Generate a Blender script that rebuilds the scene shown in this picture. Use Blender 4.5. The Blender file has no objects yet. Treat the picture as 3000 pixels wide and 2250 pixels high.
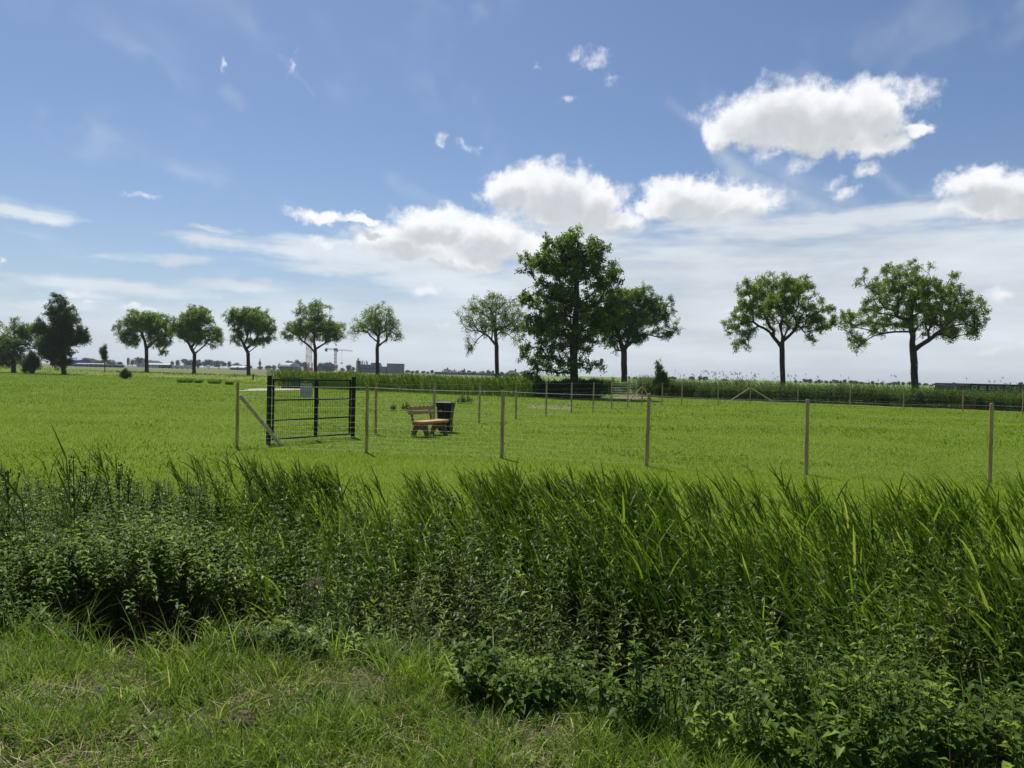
import bpy, bmesh, math, random
import numpy as np
from mathutils import Vector, Matrix
R = math.radians
rng = np.random.default_rng(7)
random.seed(7)
scene = bpy.context.scene
col = scene.collection

# ------------------------------------------------------------------ camera
F = 2100.0                       # focal length in pixels of the 3000 px wide photograph
EYE = 1.75
PITCH = math.atan(28.7 / F)
ROLL = math.atan(0.0235)
fwd = Vector((0, math.cos(PITCH), -math.sin(PITCH)))
r0 = Vector((1, 0, 0)); u0 = r0.cross(fwd)
cam_r = r0 * math.cos(ROLL) + u0 * math.sin(ROLL)
cam_u = u0 * math.cos(ROLL) - r0 * math.sin(ROLL)
cd = bpy.data.cameras.new('camera'); cam = bpy.data.objects.new('camera', cd); col.objects.link(cam)
cd.sensor_width = 36; cd.lens = 36 * F / 3000; cd.clip_start = 0.05; cd.clip_end = 20000
m = Matrix((cam_r, cam_u, -fwd)).transposed().to_4x4(); m.translation = Vector((0, 0, EYE))
cam.matrix_world = m
scene.camera = cam

# ------------------------------------------------------------------ sun, sky, exposure
SUN_EL = R(60); SUN_AZ = R(-24)            # azimuth from +Y towards +X: the sun stands ahead, a little to the left
sdir = Vector((math.sin(SUN_AZ) * math.cos(SUN_EL), math.cos(SUN_AZ) * math.cos(SUN_EL), math.sin(SUN_EL)))
sl = bpy.data.lights.new('sun', 'SUN'); sl.energy = 4.9; sl.angle = R(0.5); sl.color = (1.0, 0.955, 0.88)
so = bpy.data.objects.new('sun', sl); col.objects.link(so)
so.rotation_euler = sdir.to_track_quat('Z', 'Y').to_euler()
so.location = (0, 0, 30)
scene.view_settings.view_transform = 'Standard'
scene.view_settings.look = 'None'
scene.view_settings.exposure = 0.25
scene.view_settings.gamma = 1.0

def pix_dir(px, py):
    d = fwd * F + cam_r * (px - 1500) + cam_u * (1125 - py)
    return d.normalized()
def azel(px, py):
    d = pix_dir(px, py)
    return math.atan2(d.x, d.y), math.asin(d.z)
def at(px, py, Y):
    d = pix_dir(px, py); s = Y / d.y
    return Vector((d.x * s, Y, EYE + d.z * s))

world = bpy.data.worlds.new('World'); scene.world = world
world.use_nodes = True
class NG:
    """small helper that writes math into a node tree"""
    def __init__(s, nt): s.nt = nt; s.n = nt.nodes; s.l = nt.links
    def _in(s, sock, v):
        if hasattr(v, 'is_linked') or hasattr(v, 'links'): s.l.new(v, sock)
        else: sock.default_value = v
    def math(s, op, a, b=None, c=None, clamp=False):
        x = s.n.new('ShaderNodeMath'); x.operation = op; x.use_clamp = clamp
        s._in(x.inputs[0], a)
        if b is not None: s._in(x.inputs[1], b)
        if c is not None: s._in(x.inputs[2], c)
        return x.outputs[0]
    def vmath(s, op, a, b=None, c=None):
        x = s.n.new('ShaderNodeVectorMath'); x.operation = op
        s._in(x.inputs[0], a)
        if b is not None: s._in(x.inputs[1], b)
        if c is not None: s._in(x.inputs[2], c)
        return x.outputs['Value'] if op in ('LENGTH', 'DOT_PRODUCT') else x.outputs[0]
    def scale(s, a, k):
        x = s.n.new('ShaderNodeVectorMath'); x.operation = 'SCALE'; s._in(x.inputs[0], a); s._in(x.inputs['Scale'], k); return x.outputs[0]
    def sep(s, v):
        x = s.n.new('ShaderNodeSeparateXYZ'); s.l.new(v, x.inputs[0]); return x.outputs
    def comb(s, a, b, c=0.0):
        x = s.n.new('ShaderNodeCombineXYZ')
        for i, v in enumerate((a, b, c)): s._in(x.inputs[i], v)
        return x.outputs[0]
    def noise(s, v, scale, detail=4, rough=0.5, out='Fac', dist=0.0, lac=2.0, dims='3D'):
        x = s.n.new('ShaderNodeTexNoise'); x.noise_dimensions = dims; x.inputs['Scale'].default_value = scale
        x.inputs['Detail'].default_value = detail; x.inputs['Roughness'].default_value = rough
        x.inputs['Distortion'].default_value = dist; x.inputs['Lacunarity'].default_value = lac
        if v is not None: s.l.new(v, x.inputs['Vector'])
        return x.outputs[out]
    def smooth(s, v, a, b, lo=0.0, hi=1.0):
        x = s.n.new('ShaderNodeMapRange'); x.interpolation_type = 'SMOOTHSTEP'
        s._in(x.inputs[0], v)
        for i, k in enumerate((a, b, lo, hi)): s._in(x.inputs[1 + i], k)
        return x.outputs[0]
    def mix(s, f, a, b, blend='MIX'):
        x = s.n.new('ShaderNodeMix'); x.data_type = 'RGBA'; x.blend_type = blend
        s._in(x.inputs[0], f)
        for i, v in ((6, a), (7, b)):
            if isinstance(v, (tuple, list)): x.inputs[i].default_value = (*v[:3], 1)
            else: s.l.new(v, x.inputs[i])
        return x.outputs[2]
    def ramp(s, f, stops):
        x = s.n.new('ShaderNodeValToRGB'); s._in(x.inputs[0], f)
        e = x.color_ramp.elements
        while len(e) < len(stops): e.new(0.5)
        for i, (p, c) in enumerate(stops): e[i].position = p; e[i].color = (*c[:3], 1)
        return x.outputs[0]

def build_world():
    g = NG(world.node_tree); g.n.clear()
    tc = g.n.new('ShaderNodeTexCoord').outputs['Generated']
    sky = g.n.new('ShaderNodeTexSky'); sky.sky_type = 'NISHITA'; sky.sun_disc = False
    sky.sun_elevation = SUN_EL; sky.sun_rotation = SUN_AZ
    sky.altitude = 0; sky.air_density = 1.0; sky.dust_density = 0.6; sky.ozone_density = 1.6
    x, y, z = g.sep(tc)
    el = g.math('ARCSINE', z); az = g.math('ARCTAN2', x, y)
    p = g.comb(az, el)
    # ---- fair-weather cumulus: groups of lobes at their bearing and height over the horizon, edges torn by noise
    w1 = g.noise(p, 9.0, 3, 0.62, 'Color', dims='2D')
    w2 = g.noise(p, 42.0, 3, 0.62, 'Color', dims='2D')
    w1b = g.sep(w1)[2]; w2b = g.sep(w2)[2]
    wv = g.vmath('MULTIPLY_ADD', w1, (0.052, 0.036, 0), g.vmath('MULTIPLY_ADD', w2, (0.026, 0.020, 0), (-0.039, -0.028, 0)))
    pw = g.vmath('ADD', p, wv)
    def lobes(lst, src):
        dn = None
        for (cx, cy, rx, ry) in lst:
            a, e = azel(cx, cy)
            ix = 1.0 / (rx / F * math.cos(a) ** 2); iy = 1.0 / (ry / F * math.cos(a))
            d = g.vmath('LENGTH', g.vmath('MULTIPLY_ADD', src, (ix, iy, 0), (-a * ix, -e * iy, 0)))
            dn = d if dn is None else g.math('MINIMUM', dn, d)
        return g.math('SUBTRACT', 1.0, dn)
    dens = lobes(CUMULUS, pw); small = lobes(SCRAPS, pw); soft = lobes(BANKS, g.vmath('MULTIPLY_ADD', wv, (1.3, .5, 0), p))
    fb = g.noise(p, 24.0, 5, 0.62, dims='2D')
    fo = g.math('MULTIPLY_ADD', fb, 1.1, -0.53)
    cum = g.smooth(g.math('ADD', dens, fo), -0.13, 0.42)
    cum = g.math('MAXIMUM', cum, g.smooth(g.math('ADD', small, g.math('MULTIPLY_ADD', fb, 2.6, -1.55)), -0.2, 1.1, 0.0, 0.8))
    st2 = g.noise(g.vmath('MULTIPLY', p, (4.0, 22.0, 1)), 1.0, 4, 0.6, dims='2D')
    bank = g.smooth(g.math('ADD', soft, g.math('MULTIPLY_ADD', st2, 2.4, -1.05)), 0.0, 0.95, 0.0, 0.95)
    above = lobes([q for q in CUMULUS], g.vmath('ADD', pw, (-0.006, 0.019, 0)))     # how much cloud stands between this spot and the sun
    thick = g.smooth(g.math('ADD', above, g.math('MULTIPLY_ADD', w1b, 0.9, -0.50)), -0.02, 0.74)
    tone = g.math('ADD', g.math('MULTIPLY_ADD', thick, -0.25, 1.0), g.math('MULTIPLY_ADD', w2b, 0.14, -0.07))
    # ---- thin wisps and the grey-white veil nearer the horizon, laid on a level sheet so they foreshorten
    zc = g.math('MAXIMUM', z, 0.035)
    sx = g.math('DIVIDE', x, zc); sy = g.math('DIVIDE', y, zc)
    sp = g.comb(sx, sy)
    n1 = g.noise(g.vmath('MULTIPLY', sp, (0.30, 0.42, 1)), 1.0, 5, 0.58, dims='2D')
    # upper boundary of the veil as a function of bearing
    azn = g.smooth(az, azel(0, 900)[0], azel(3000, 600)[0])
    bound = g.n.new('ShaderNodeFloatCurve'); g.l.new(g.math('MULTIPLY_ADD', az, 0.75, 0.5), bound.inputs['Value'])
    cv = bound.mapping.curves[0]
    pts = []
    for (qx, qy) in VEIL:
        a, e = azel(qx, qy); pts.append((a * 0.75 + 0.5, e))
    while len(cv.points) < len(pts) + 2: cv.points.new(0.5, 0.5)
    allp = [(0.0, 0.16)] + pts + [(1.0, 0.2)]
    for i, (a, e) in enumerate(allp): cv.points[i].location = (a, e)
    bound.mapping.update()
    hb = g.math('SUBTRACT', bound.outputs[0], el)          # > 0 below the boundary
    inside = g.smooth(hb, -0.03, 0.085)
    streak = st2
    v = g.math('ADD', g.math('MULTIPLY_ADD', inside, 1.15, -0.60), g.math('ADD', g.math('MULTIPLY_ADD', n1, 0.55, -0.24), g.math('MULTIPLY_ADD', streak, 1.1, -0.50)))
    right = g.smooth(az, -0.25, 0.22)
    veil = g.math('MULTIPLY', g.smooth(v, -0.12, 0.62), g.math('MULTIPLY_ADD', right, 0.16, 0.76))
    wsp = g.noise(g.vmath('MULTIPLY', sp, (0.9, 0.35, 1)), 1.0, 4, 0.6, dims='2D')
    wisp = g.math('MULTIPLY', g.math('MULTIPLY', g.smooth(wsp, 0.52, 0.80), g.smooth(w1b, 0.42, 0.62)), 0.30)
    # curved streamer that trails below the big cloud
    strm = None
    for (pa, pb, wd, k) in STREAMERS:
        a0, e0 = azel(*pa); a1, e1 = azel(*pb)
        dx, dy = a1 - a0, e1 - e0; L2 = dx * dx + dy * dy
        pr = g.vmath('SUBTRACT', g.vmath('ADD', p, g.scale(wv, 0.35)), (a0, e0, 0))
        t = g.math('MULTIPLY', g.vmath('DOT_PRODUCT', pr, (dx / L2, dy / L2, 0)), 1.0, clamp=True)
        dist = g.vmath('LENGTH', g.vmath('SUBTRACT', pr, g.comb(g.math('MULTIPLY', t, dx), g.math('MULTIPLY', t, dy))))
        s_ = g.smooth(dist, 0.0, wd / F, k, 0.0)
        strm = s_ if strm is None else g.math('MAXIMUM', strm, s_)
    strm = g.math('MULTIPLY', strm, g.smooth(fb, 0.25, 0.7, 0.45, 1.0))
    lowmask = g.smooth(el, -0.01, 0.02)
    thin = g.math('MULTIPLY', g.math('MAXIMUM', g.math('MAXIMUM', veil, bank), g.math('MAXIMUM', wisp, strm)), lowmask)
    n3 = streak
    vt = g.math('MULTIPLY_ADD', n3, 0.46, 0.66)
    SK = SKYK
    skyc = g.vmath('MULTIPLY', sky.outputs[0], (SK * SKYTINT[0], SK * SKYTINT[1], SK * SKYTINT[2]))
    # the white of the low air
    hz = g.math('POWER', g.math('SUBTRACT', 1.0, g.math('MAXIMUM', el, 0.0), clamp=True), 9.0)
    base = g.mix(g.math('MULTIPLY', hz, 0.62), skyc, (0.56, 0.67, 0.76))
    veilc = g.mix(right, (0.78, 0.86, 0.94), (0.78, 0.84, 0.90))
    c1 = g.mix(thin, base, g.scale(veilc, vt))
    cumc = g.scale(g.mix(thick, (0.99, 1.0, 1.02), (0.84, 0.88, 0.92)), tone)
    lowc = g.smooth(el, 0.0, 0.09)
    c2 = g.mix(g.math('MULTIPLY', cum, g.math('MULTIPLY', lowc, 0.97)), c1, cumc)
    bg = g.n.new('ShaderNodeBackground'); g.l.new(c2, bg.inputs[0]); bg.inputs[1].default_value = 0.84
    out = g.n.new('ShaderNodeOutputWorld'); g.l.new(bg.outputs[0], out.inputs[0])
SKYK = 0.10; SKYTINT = (.73, .81, .94)
CUMULUS = [  # bearing and height given as px, py of the photograph, radii
    (2280, 345, 215, 90), (2450, 335, 240, 92), (2580, 340, 115, 84), (2180, 380, 125, 56), (2400, 392, 250, 58), (2690, 370, 80, 28), (2120, 395, 60, 44), (2560, 420, 120, 40),
    (1600, 560, 160, 90), (1500, 545, 96, 50), (1740, 590, 120, 66), (1650, 625, 160, 50), (1790, 640, 130, 40),
    (2020, 570, 140, 58), (2140, 590, 150, 54), (1940, 605, 90, 38),
    (2870, 540, 130, 56), (3010, 560, 190, 80), (2900, 605, 150, 46), (3100, 600, 200, 70),
    (1270, 652, 140, 56), (1180, 705, 170, 60), (1400, 695, 170, 66), (1500, 730, 150, 50), (1300, 750, 200, 45), (950, 632, 100, 28), (1070, 645, 60, 18)]
SCRAPS = [(1010, 712, 190, 26), (1140, 748, 190, 30), (870, 618, 40, 14), (1740, 185, 76, 26), (1800, 224, 40, 26), (1690, 172, 30, 24), (630, 188, 18, 34), (1290, 426, 16, 26), (1375, 432, 60, 14),
    (1570, 200, 30, 14), (1650, 290, 50, 18), (850, 185, 20, 34), (2360, 475, 70, 28), (2440, 530, 50, 34), (2535, 498, 44, 20), (2470, 562, 46, 22), (2240, 455, 60, 22), (1385, 560, 40, 20),
    (410, 580, 90, 16), (1240, 860, 70, 20), (1290, 955, 40, 20), (10, 775, 30, 14), (300, 885, 70, 14), (215, 862, 130, 22), (2960, 862, 110, 30), (2950, 1015, 90, 16), (2150, 915, 110, 14), (410, 905, 70, 12)]
BANKS = [(1250, 780, 420, 80), (1000, 740, 300, 50), (1700, 660, 260, 60), (2080, 640, 300, 60), (2500, 640, 500, 50), (50, 620, 150, 24), (600, 700, 190, 30), (520, 765, 210, 26), (610, 668, 110, 14), (400, 845, 380, 40), (700, 830, 300, 34), (1350, 830, 420, 60), (1050, 790, 360, 34), (1650, 700, 400, 70), (2000, 760, 420, 60), (2300, 680, 500, 70), (1800, 860, 420, 60), (2500, 800, 500, 60), (150, 900, 250, 24)]
VEIL = [(-300, 820), (0, 740), (250, 800), (520, 790), (800, 760), (1000, 760), (1300, 760), (1560, 660), (1800, 610), (2100, 585), (2400, 560), (2700, 545), (3000, 560), (3300, 560)]
STREAMERS = [((2090, 410), (2150, 500), 42, .42), ((2150, 500), (2280, 570), 52, .5), ((2280, 570), (2480, 640), 60, .5),
             ((1140, 520), (1300, 610), 34, .16), ((2560, 500), (2700, 610), 26, .22), ((1960, 300), (2090, 400), 26, .14), ((2230, 470), (2500, 600), 50, .3),
             ((820, 160), (870, 220), 14, .16), ((870, 220), (930, 280), 10, .12), ((660, 270), (700, 310), 30, .16),
             ((2040, 850), (2300, 850), 30, .2), ((0, 590), (200, 625), 18, .4)]
build_world()
world.cycles.sampling_method = 'NONE'

# ------------------------------------------------------------------ materials
def new_mat(name):
    mt = bpy.data.materials.new(name); mt.use_nodes = True
    g = NG(mt.node_tree); g.n.clear()
    out = g.n.new('ShaderNodeOutputMaterial')
    return mt, g, out
def principled(g, out, color, rough=0.6, spec=0.5, metal=0.0, bump=None):
    b = g.n.new('ShaderNodeBsdfPrincipled')
    if isinstance(color, (tuple, list)): b.inputs['Base Color'].default_value = (*color[:3], 1)
    else: g.l.new(color, b.inputs['Base Color'])
    g._in(b.inputs['Roughness'], rough); b.inputs['Specular IOR Level'].default_value = spec
    b.inputs['Metallic'].default_value = metal
    if bump is not None:
        bp = g.n.new('ShaderNodeBump'); bp.inputs['Strength'].default_value = bump[1]; bp.inputs['Distance'].default_value = bump[2]
        g.l.new(bump[0], bp.inputs['Height']); g.l.new(bp.outputs[0], b.inputs['Normal'])
    if out is not None: g.l.new(b.outputs[0], out.inputs[0])
    return b
def leaf_mat(name, stops, trans=0.35, rough=0.5, spec=0.35, tboost=(1.3, 1.4, 0.65)):
    """blade or leaf: colour picked per leaf, part of the light passes through"""
    mt, g, out = new_mat(name)
    a = g.n.new('ShaderNodeAttribute'); a.attribute_name = 'var'
    c = g.ramp(a.outputs['Fac'], stops)
    b = principled(g, None, c, rough, spec * 0.3)
    t = g.n.new('ShaderNodeBsdfTranslucent')
    g.l.new(g.vmath('MULTIPLY', c, tboost), t.inputs[0])
    mx = g.n.new('ShaderNodeMixShader'); mx.inputs[0].default_value = trans
    g.l.new(b.outputs[0], mx.inputs[1]); g.l.new(t.outputs[0], mx.inputs[2])
    g.l.new(mx.outputs[0], out.inputs[0])
    return mt
def noisy_mat(name, c1, c2, scale=8.0, rough=0.7, spec=0.3, metal=0.0, stretch=(1, 1, 1), detail=4, bump=None, coord='Object', rough2=None):
    mt, g, out = new_mat(name)
    tc = g.n.new('ShaderNodeTexCoord').outputs[coord]
    n = g.noise(g.vmath('MULTIPLY', tc, stretch), scale, detail, 0.6)
    c = g.mix(g.smooth(n, 0.3, 0.7), c1, c2)
    principled(g, out, c, rough if rough2 is None else g.smooth(n, 0.3, 0.7, rough, rough2), spec, metal, bump=(n, bump[0], bump[1]) if bump else None)
    return mt

M = {}
M['field'] = leaf_mat('lawn_blade', [(0.0, (0.088, 0.148, 0.006)), (0.45, (0.132, 0.225, 0.008)), (0.85, (0.18, 0.278, 0.012)), (1.0, (0.30, 0.32, 0.10))], 0.34, 0.55, 0.3)
M['verge'] = leaf_mat('verge_blade', [(0.0, (0.06, 0.105, 0.014)), (0.5, (0.165, 0.25, 0.034)), (0.78, (0.31, 0.41, 0.085)), (0.86, (0.40, 0.36, 0.19)), (1.0, (0.55, 0.49, 0.32))], 0.44, 0.45, 0.45)
M['reed'] = leaf_mat('reed_leaf', [(0.0, (0.020, 0.045, 0.006)), (0.58, (0.062, 0.112, 0.012)), (0.93, (0.25, 0.35, 0.04)), (1.0, (0.34, 0.34, 0.10))], 0.46, 0.4, 0.5)  # bright stops paint sun sparkle into reed, herb and nettle leaves, dark stops shade
M['herb'] = leaf_mat('herb_leaf', [(0.0, (0.022, 0.045, 0.008)), (0.58, (0.072, 0.12, 0.017)), (0.93, (0.32, 0.42, 0.06)), (1.0, (0.32, 0.30, 0.09))], 0.46, 0.38, 0.5)
M['nettle'] = leaf_mat('nettle_leaf', [(0.0, (0.028, 0.056, 0.009)), (0.58, (0.082, 0.14, 0.018)), (1.0, (0.31, 0.42, 0.05))], 0.46, 0.45, 0.4)
M['stem'] = leaf_mat('herb_stem', [(0.0, (0.06, 0.095, 0.02)), (0.7, (0.11, 0.14, 0.035)), (1.0, (0.12, 0.07, 0.045))], 0.05, 0.6, 0.3)
M['straw'] = leaf_mat('dry_straw', [(0.0, (0.20, 0.15, 0.09)), (0.6, (0.34, 0.27, 0.16)), (1.0, (0.5, 0.42, 0.28))], 0.15, 0.6, 0.25)
M['plume'] = leaf_mat('dry_plume', [(0.0, (0.12, 0.10, 0.075)), (1.0, (0.24, 0.20, 0.14))], 0.25, 0.8, 0.1)
def crown_mat(name, a, b, c, trans=0.35):
    return leaf_mat(name, [(0.0, a), (0.5, b), (1.0, c)], trans, 0.5, 0.3)
M['ash'] = crown_mat('ash_foliage', (0.07, 0.11, 0.026), (0.16, 0.225, 0.044), (0.28, 0.38, 0.07), 0.5)
M['ash_light'] = crown_mat('pale_ash_foliage', (0.09, 0.135, 0.03), (0.16, 0.22, 0.045), (0.25, 0.31, 0.07), 0.45)
M['dark_crown'] = crown_mat('dark_foliage', (0.03, 0.056, 0.018), (0.058, 0.098, 0.026), (0.13, 0.20, 0.042), 0.34)
M['poplar'] = crown_mat('broad_foliage', (0.05, 0.085, 0.024), (0.115, 0.175, 0.038), (0.24, 0.34, 0.062), 0.48)
M['far_crown'] = crown_mat('far_foliage', (0.03, 0.05, 0.025), (0.045, 0.07, 0.032), (0.065, 0.095, 0.04), 0.2)
M['bark'] = noisy_mat('bark', (0.035, 0.028, 0.022), (0.085, 0.07, 0.055), 3.0, 0.95, 0.1, stretch=(1, 1, 0.2), bump=(0.6, 0.05))
M['post_wood'] = noisy_mat('impregnated_post_wood', (0.25, 0.185, 0.085), (0.54, 0.41, 0.20), 22.0, 0.85, 0.15, stretch=(1, 1, 0.10), bump=(0.5, 0.01))
M['cut_wood'] = noisy_mat('fresh_brace_wood', (0.38, 0.29, 0.155), (0.54, 0.43, 0.25), 12.0, 0.8, 0.2, stretch=(1, 1, 0.15))
M['wire'] = noisy_mat('galvanised_wire', (0.22, 0.23, 0.21), (0.34, 0.35, 0.32), 6.0, 0.5, 0.4, metal=0.3)
M['black_metal'] = noisy_mat('black_powder_coat', (0.006, 0.0065, 0.008), (0.012, 0.013, 0.015), 5.0, 0.55, 0.22)
M['bench_wood'] = noisy_mat('varnished_bench_wood', (0.46, 0.215, 0.07), (0.62, 0.32, 0.11), 7.0, 0.45, 0.35, stretch=(1, 1, 1), bump=(0.2, 0.003))
M['bench_back'] = noisy_mat('weathered_bench_board', (0.26, 0.155, 0.08), (0.38, 0.24, 0.13), 7.0, 0.6, 0.25, stretch=(1, 1, 3))
M['bench_dark'] = noisy_mat('stained_bench_leg', (0.12, 0.055, 0.028), (0.2, 0.095, 0.045), 7.0, 0.5, 0.4)
M['bin'] = noisy_mat('dark_bin_plastic', (0.007, 0.008, 0.010), (0.014, 0.015, 0.018), 9.0, 0.45, 0.25)
M['rubber'] = noisy_mat('rubber', (0.01, 0.01, 0.01), (0.02, 0.02, 0.02), 9.0, 0.8, 0.2)
M['white_print'] = noisy_mat('white_print', (0.5, 0.5, 0.5), (0.6, 0.6, 0.6), 30.0, 0.6, 0.3)
M['sign'] = noisy_mat('sign_back', (0.46, 0.47, 0.46), (0.54, 0.55, 0.54), 4.0, 0.5, 0.4)
M['galv'] = noisy_mat('galvanised_tube', (0.30, 0.31, 0.31), (0.45, 0.46, 0.46), 5.0, 0.45, 0.5, metal=0.5)
M['old_wood'] = noisy_mat('weathered_dark_wood', (0.035, 0.03, 0.026), (0.08, 0.07, 0.06), 9.0, 0.9, 0.1)
M['soil'] = noisy_mat('dry_soil', (0.07, 0.05, 0.035), (0.15, 0.11, 0.08), 9.0, 0.95, 0.1, bump=(0.8, 0.02))

# ------------------------------------------------------------------ object helpers
def tag(o, label=None, cat=None, group=None, kind=None):
    if label: o['label'] = label
    if cat: o['category'] = cat
    if group: o['group'] = group
    if kind: o['kind'] = kind
    return o
def empty(name, loc, rz=0.0):
    o = bpy.data.objects.new(name, None); col.objects.link(o); o.location = loc; o.rotation_euler = (0, 0, rz)
    o.empty_display_size = 0.2
    return o
def link_mesh(name, me, mat, parent=None, loc=None):
    o = bpy.data.objects.new(name, me); col.objects.link(o)
    if mat is not None and not me.materials: me.materials.append(mat)
    if parent is not None: o.parent = parent
    if loc is not None: o.location = loc
    return o

class Soup:
    """piles up vertices and triangles/quads as arrays; build() links them as one mesh object"""
    def __init__(s): s.v = []; s.f = []; s.a = []; s.n = 0
    def add(s, v, f, a):
        v = np.asarray(v, dtype=np.float32).reshape(-1, 3)
        s.v.append(v); s.f.append(np.asarray(f, dtype=np.int64) + s.n); s.a.append(np.asarray(a, dtype=np.float32).reshape(-1)); s.n += len(v)
    def mesh(s, name, origin=(0, 0, 0), smooth=False):
        V = np.concatenate(s.v) - np.array(origin, dtype=np.float32); A = np.concatenate(s.a)
        me = bpy.data.meshes.new(name)
        me.vertices.add(len(V)); me.vertices.foreach_set('co', V.ravel())
        loops = []; starts = []; tot = 0
        for f in s.f:
            k = f.shape[1]; loops.append(f.ravel()); starts.append(tot + np.arange(len(f)) * k); tot += f.size
        L = np.concatenate(loops).astype(np.int32); S = np.concatenate(starts).astype(np.int32)
        me.loops.add(len(L)); me.loops.foreach_set('vertex_index', L)
        me.polygons.add(len(S)); me.polygons.foreach_set('loop_start', S)
        at_ = me.attributes.new('var', 'FLOAT', 'POINT'); at_.data.foreach_set('value', A)
        if smooth: me.polygons.foreach_set('use_smooth', np.ones(len(S), dtype=bool))
        me.update(calc_edges=True)
        return me
    def build(s, name, mat, parent=None, origin=(0, 0, 0), smooth=False):
        return link_mesh(name, s.mesh(name, origin, smooth), mat, parent)

def nrm(v): return v / np.maximum(np.linalg.norm(v, axis=-1, keepdims=True), 1e-9)

def blades(sp, P, h, w, face, lean_dir, th0, th1, var, k=3, tip=0.05):
    """curved ribbons. P base, h length, w width, th0 angle from vertical at the base, th1 extra bend to the tip"""
    N = len(P); face = np.broadcast_to(face, (N,)); lean_dir = np.broadcast_to(lean_dir, (N,))
    h = np.broadcast_to(h, (N,)); w = np.broadcast_to(w, (N,)); th0 = np.broadcast_to(th0, (N,)); th1 = np.broadcast_to(th1, (N,))
    ld = np.stack([np.cos(lean_dir), np.sin(lean_dir), np.zeros(N)], 1)
    wd = np.stack([np.cos(face), np.sin(face), np.zeros(N)], 1)
    pts = [P]; p = P.copy()
    for i in range(k):
        th = th0 + th1 * ((i + 0.5) / k)
        st = ld * np.sin(th)[:, None]; st[:, 2] = np.cos(th)
        p = p + st * (h / k)[:, None]; pts.append(p)
    vs = []; prof = [0.75] + [1.0 - 0.85 * ((i / k) ** 2.2) for i in range(1, k)]
    for i in range(k):
        hw = (w * 0.5 * prof[i])[:, None]
        vs += [pts[i] - wd * hw, pts[i] + wd * hw]
    vs.append(pts[k])
    V = np.stack(vs, 1); nv = 2 * k + 1
    base = (np.arange(N) * nv)[:, None]
    A = np.repeat(var, nv)
    off = sp.n
    if k > 1:
        q = np.array([[2 * i, 2 * i + 1, 2 * i + 3, 2 * i + 2] for i in range(k - 1)])
        Q = (base[:, None, :] + q[None]).reshape(-1, 4)
        sp.add(V.reshape(-1, 3), Q, A)
        T = base + np.array([[2 * k - 2, 2 * k - 1, 2 * k]])
        sp.f.append(T + off)
    else:
        sp.add(V.reshape(-1, 3), base + np.array([[0, 1, 2]]), A)

def leaves(sp, P, D, L, W, var, droop=0.25, fold=0.25, up=None):
    """pointed leaves folded along the rib: 5 points, 4 triangles"""
    N = len(P); D = nrm(D)
    if up is None: up = np.tile(np.array([0, 0, 1.0]), (N, 1))
    S = np.cross(D, up); bad = np.linalg.norm(S, axis=1) < 0.05; S[bad] = [1, 0, 0]; S = nrm(S)
    U = nrm(np.cross(S, D))
    L = np.broadcast_to(L, (N,))[:, None]; W = np.broadcast_to(W, (N,))[:, None]
    mid = P + D * L * 0.42
    l = mid - S * W * 0.5 + U * W * fold - D * L * 0.04; r = mid + S * W * 0.5 + U * W * fold - D * L * 0.04
    t = P + D * L * (1 - 0.2 * droop) - np.array([0, 0, 1.0]) * L * droop
    V = np.stack([P, mid, l, r, t], 1).reshape(-1, 3)
    q = np.array([[0, 2, 1], [0, 1, 3], [2, 4, 1], [1, 4, 3]])
    T = ((np.arange(N) * 5)[:, None, None] + q[None]).reshape(-1, 3)
    sp.add(V, T, np.repeat(var, 5))

def cards(sp, P, D, L, W, var, up):
    """two-triangle leaf for distant foliage, bent along its middle"""
    N = len(P); D = nrm(D); S = nrm(np.cross(D, up) + 1e-6)
    L = np.broadcast_to(L, (N,))[:, None]; W = np.broadcast_to(W, (N,))[:, None]
    mid = P + D * L * 0.5
    V = np.stack([P, mid - S * W * 0.5, P + D * L, mid + S * W * 0.5], 1).reshape(-1, 3)
    T = ((np.arange(N) * 4)[:, None, None] + np.array([[0, 1, 2], [0, 2, 3]])[None]).reshape(-1, 3)
    sp.add(V, T, np.repeat(var, 4))

def tubes(sp, A, B, ra, rb, n=5, var=None):
    """many straight tapered tubes"""
    A = np.asarray(A, float); B = np.asarray(B, float); N = len(A)
    d = nrm(B - A); ref = np.tile(np.array([0.31, 0.17, 0.93]), (N, 1)); ref[np.abs((d * ref).sum(1)) > 0.95] = [1, 0, 0]
    s = nrm(np.cross(d, ref)); u = np.cross(s, d)
    ra = np.broadcast_to(ra, (N,)); rb = np.broadcast_to(rb, (N,))
    an = np.arange(n) * 2 * math.pi / n
    ring = s[:, None, :] * np.cos(an)[None, :, None] + u[:, None, :] * np.sin(an)[None, :, None]
    V = np.concatenate([A[:, None, :] + ring * ra[:, None, None], B[:, None, :] + ring * rb[:, None, None]], 1).reshape(-1, 3)
    q = np.array([[i, (i + 1) % n, n + (i + 1) % n, n + i] for i in range(n)])
    Q = ((np.arange(N) * 2 * n)[:, None, None] + q[None]).reshape(-1, 4)
    sp.add(V, Q, np.repeat(np.full(N, 0.5) if var is None else var, 2 * n))

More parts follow.
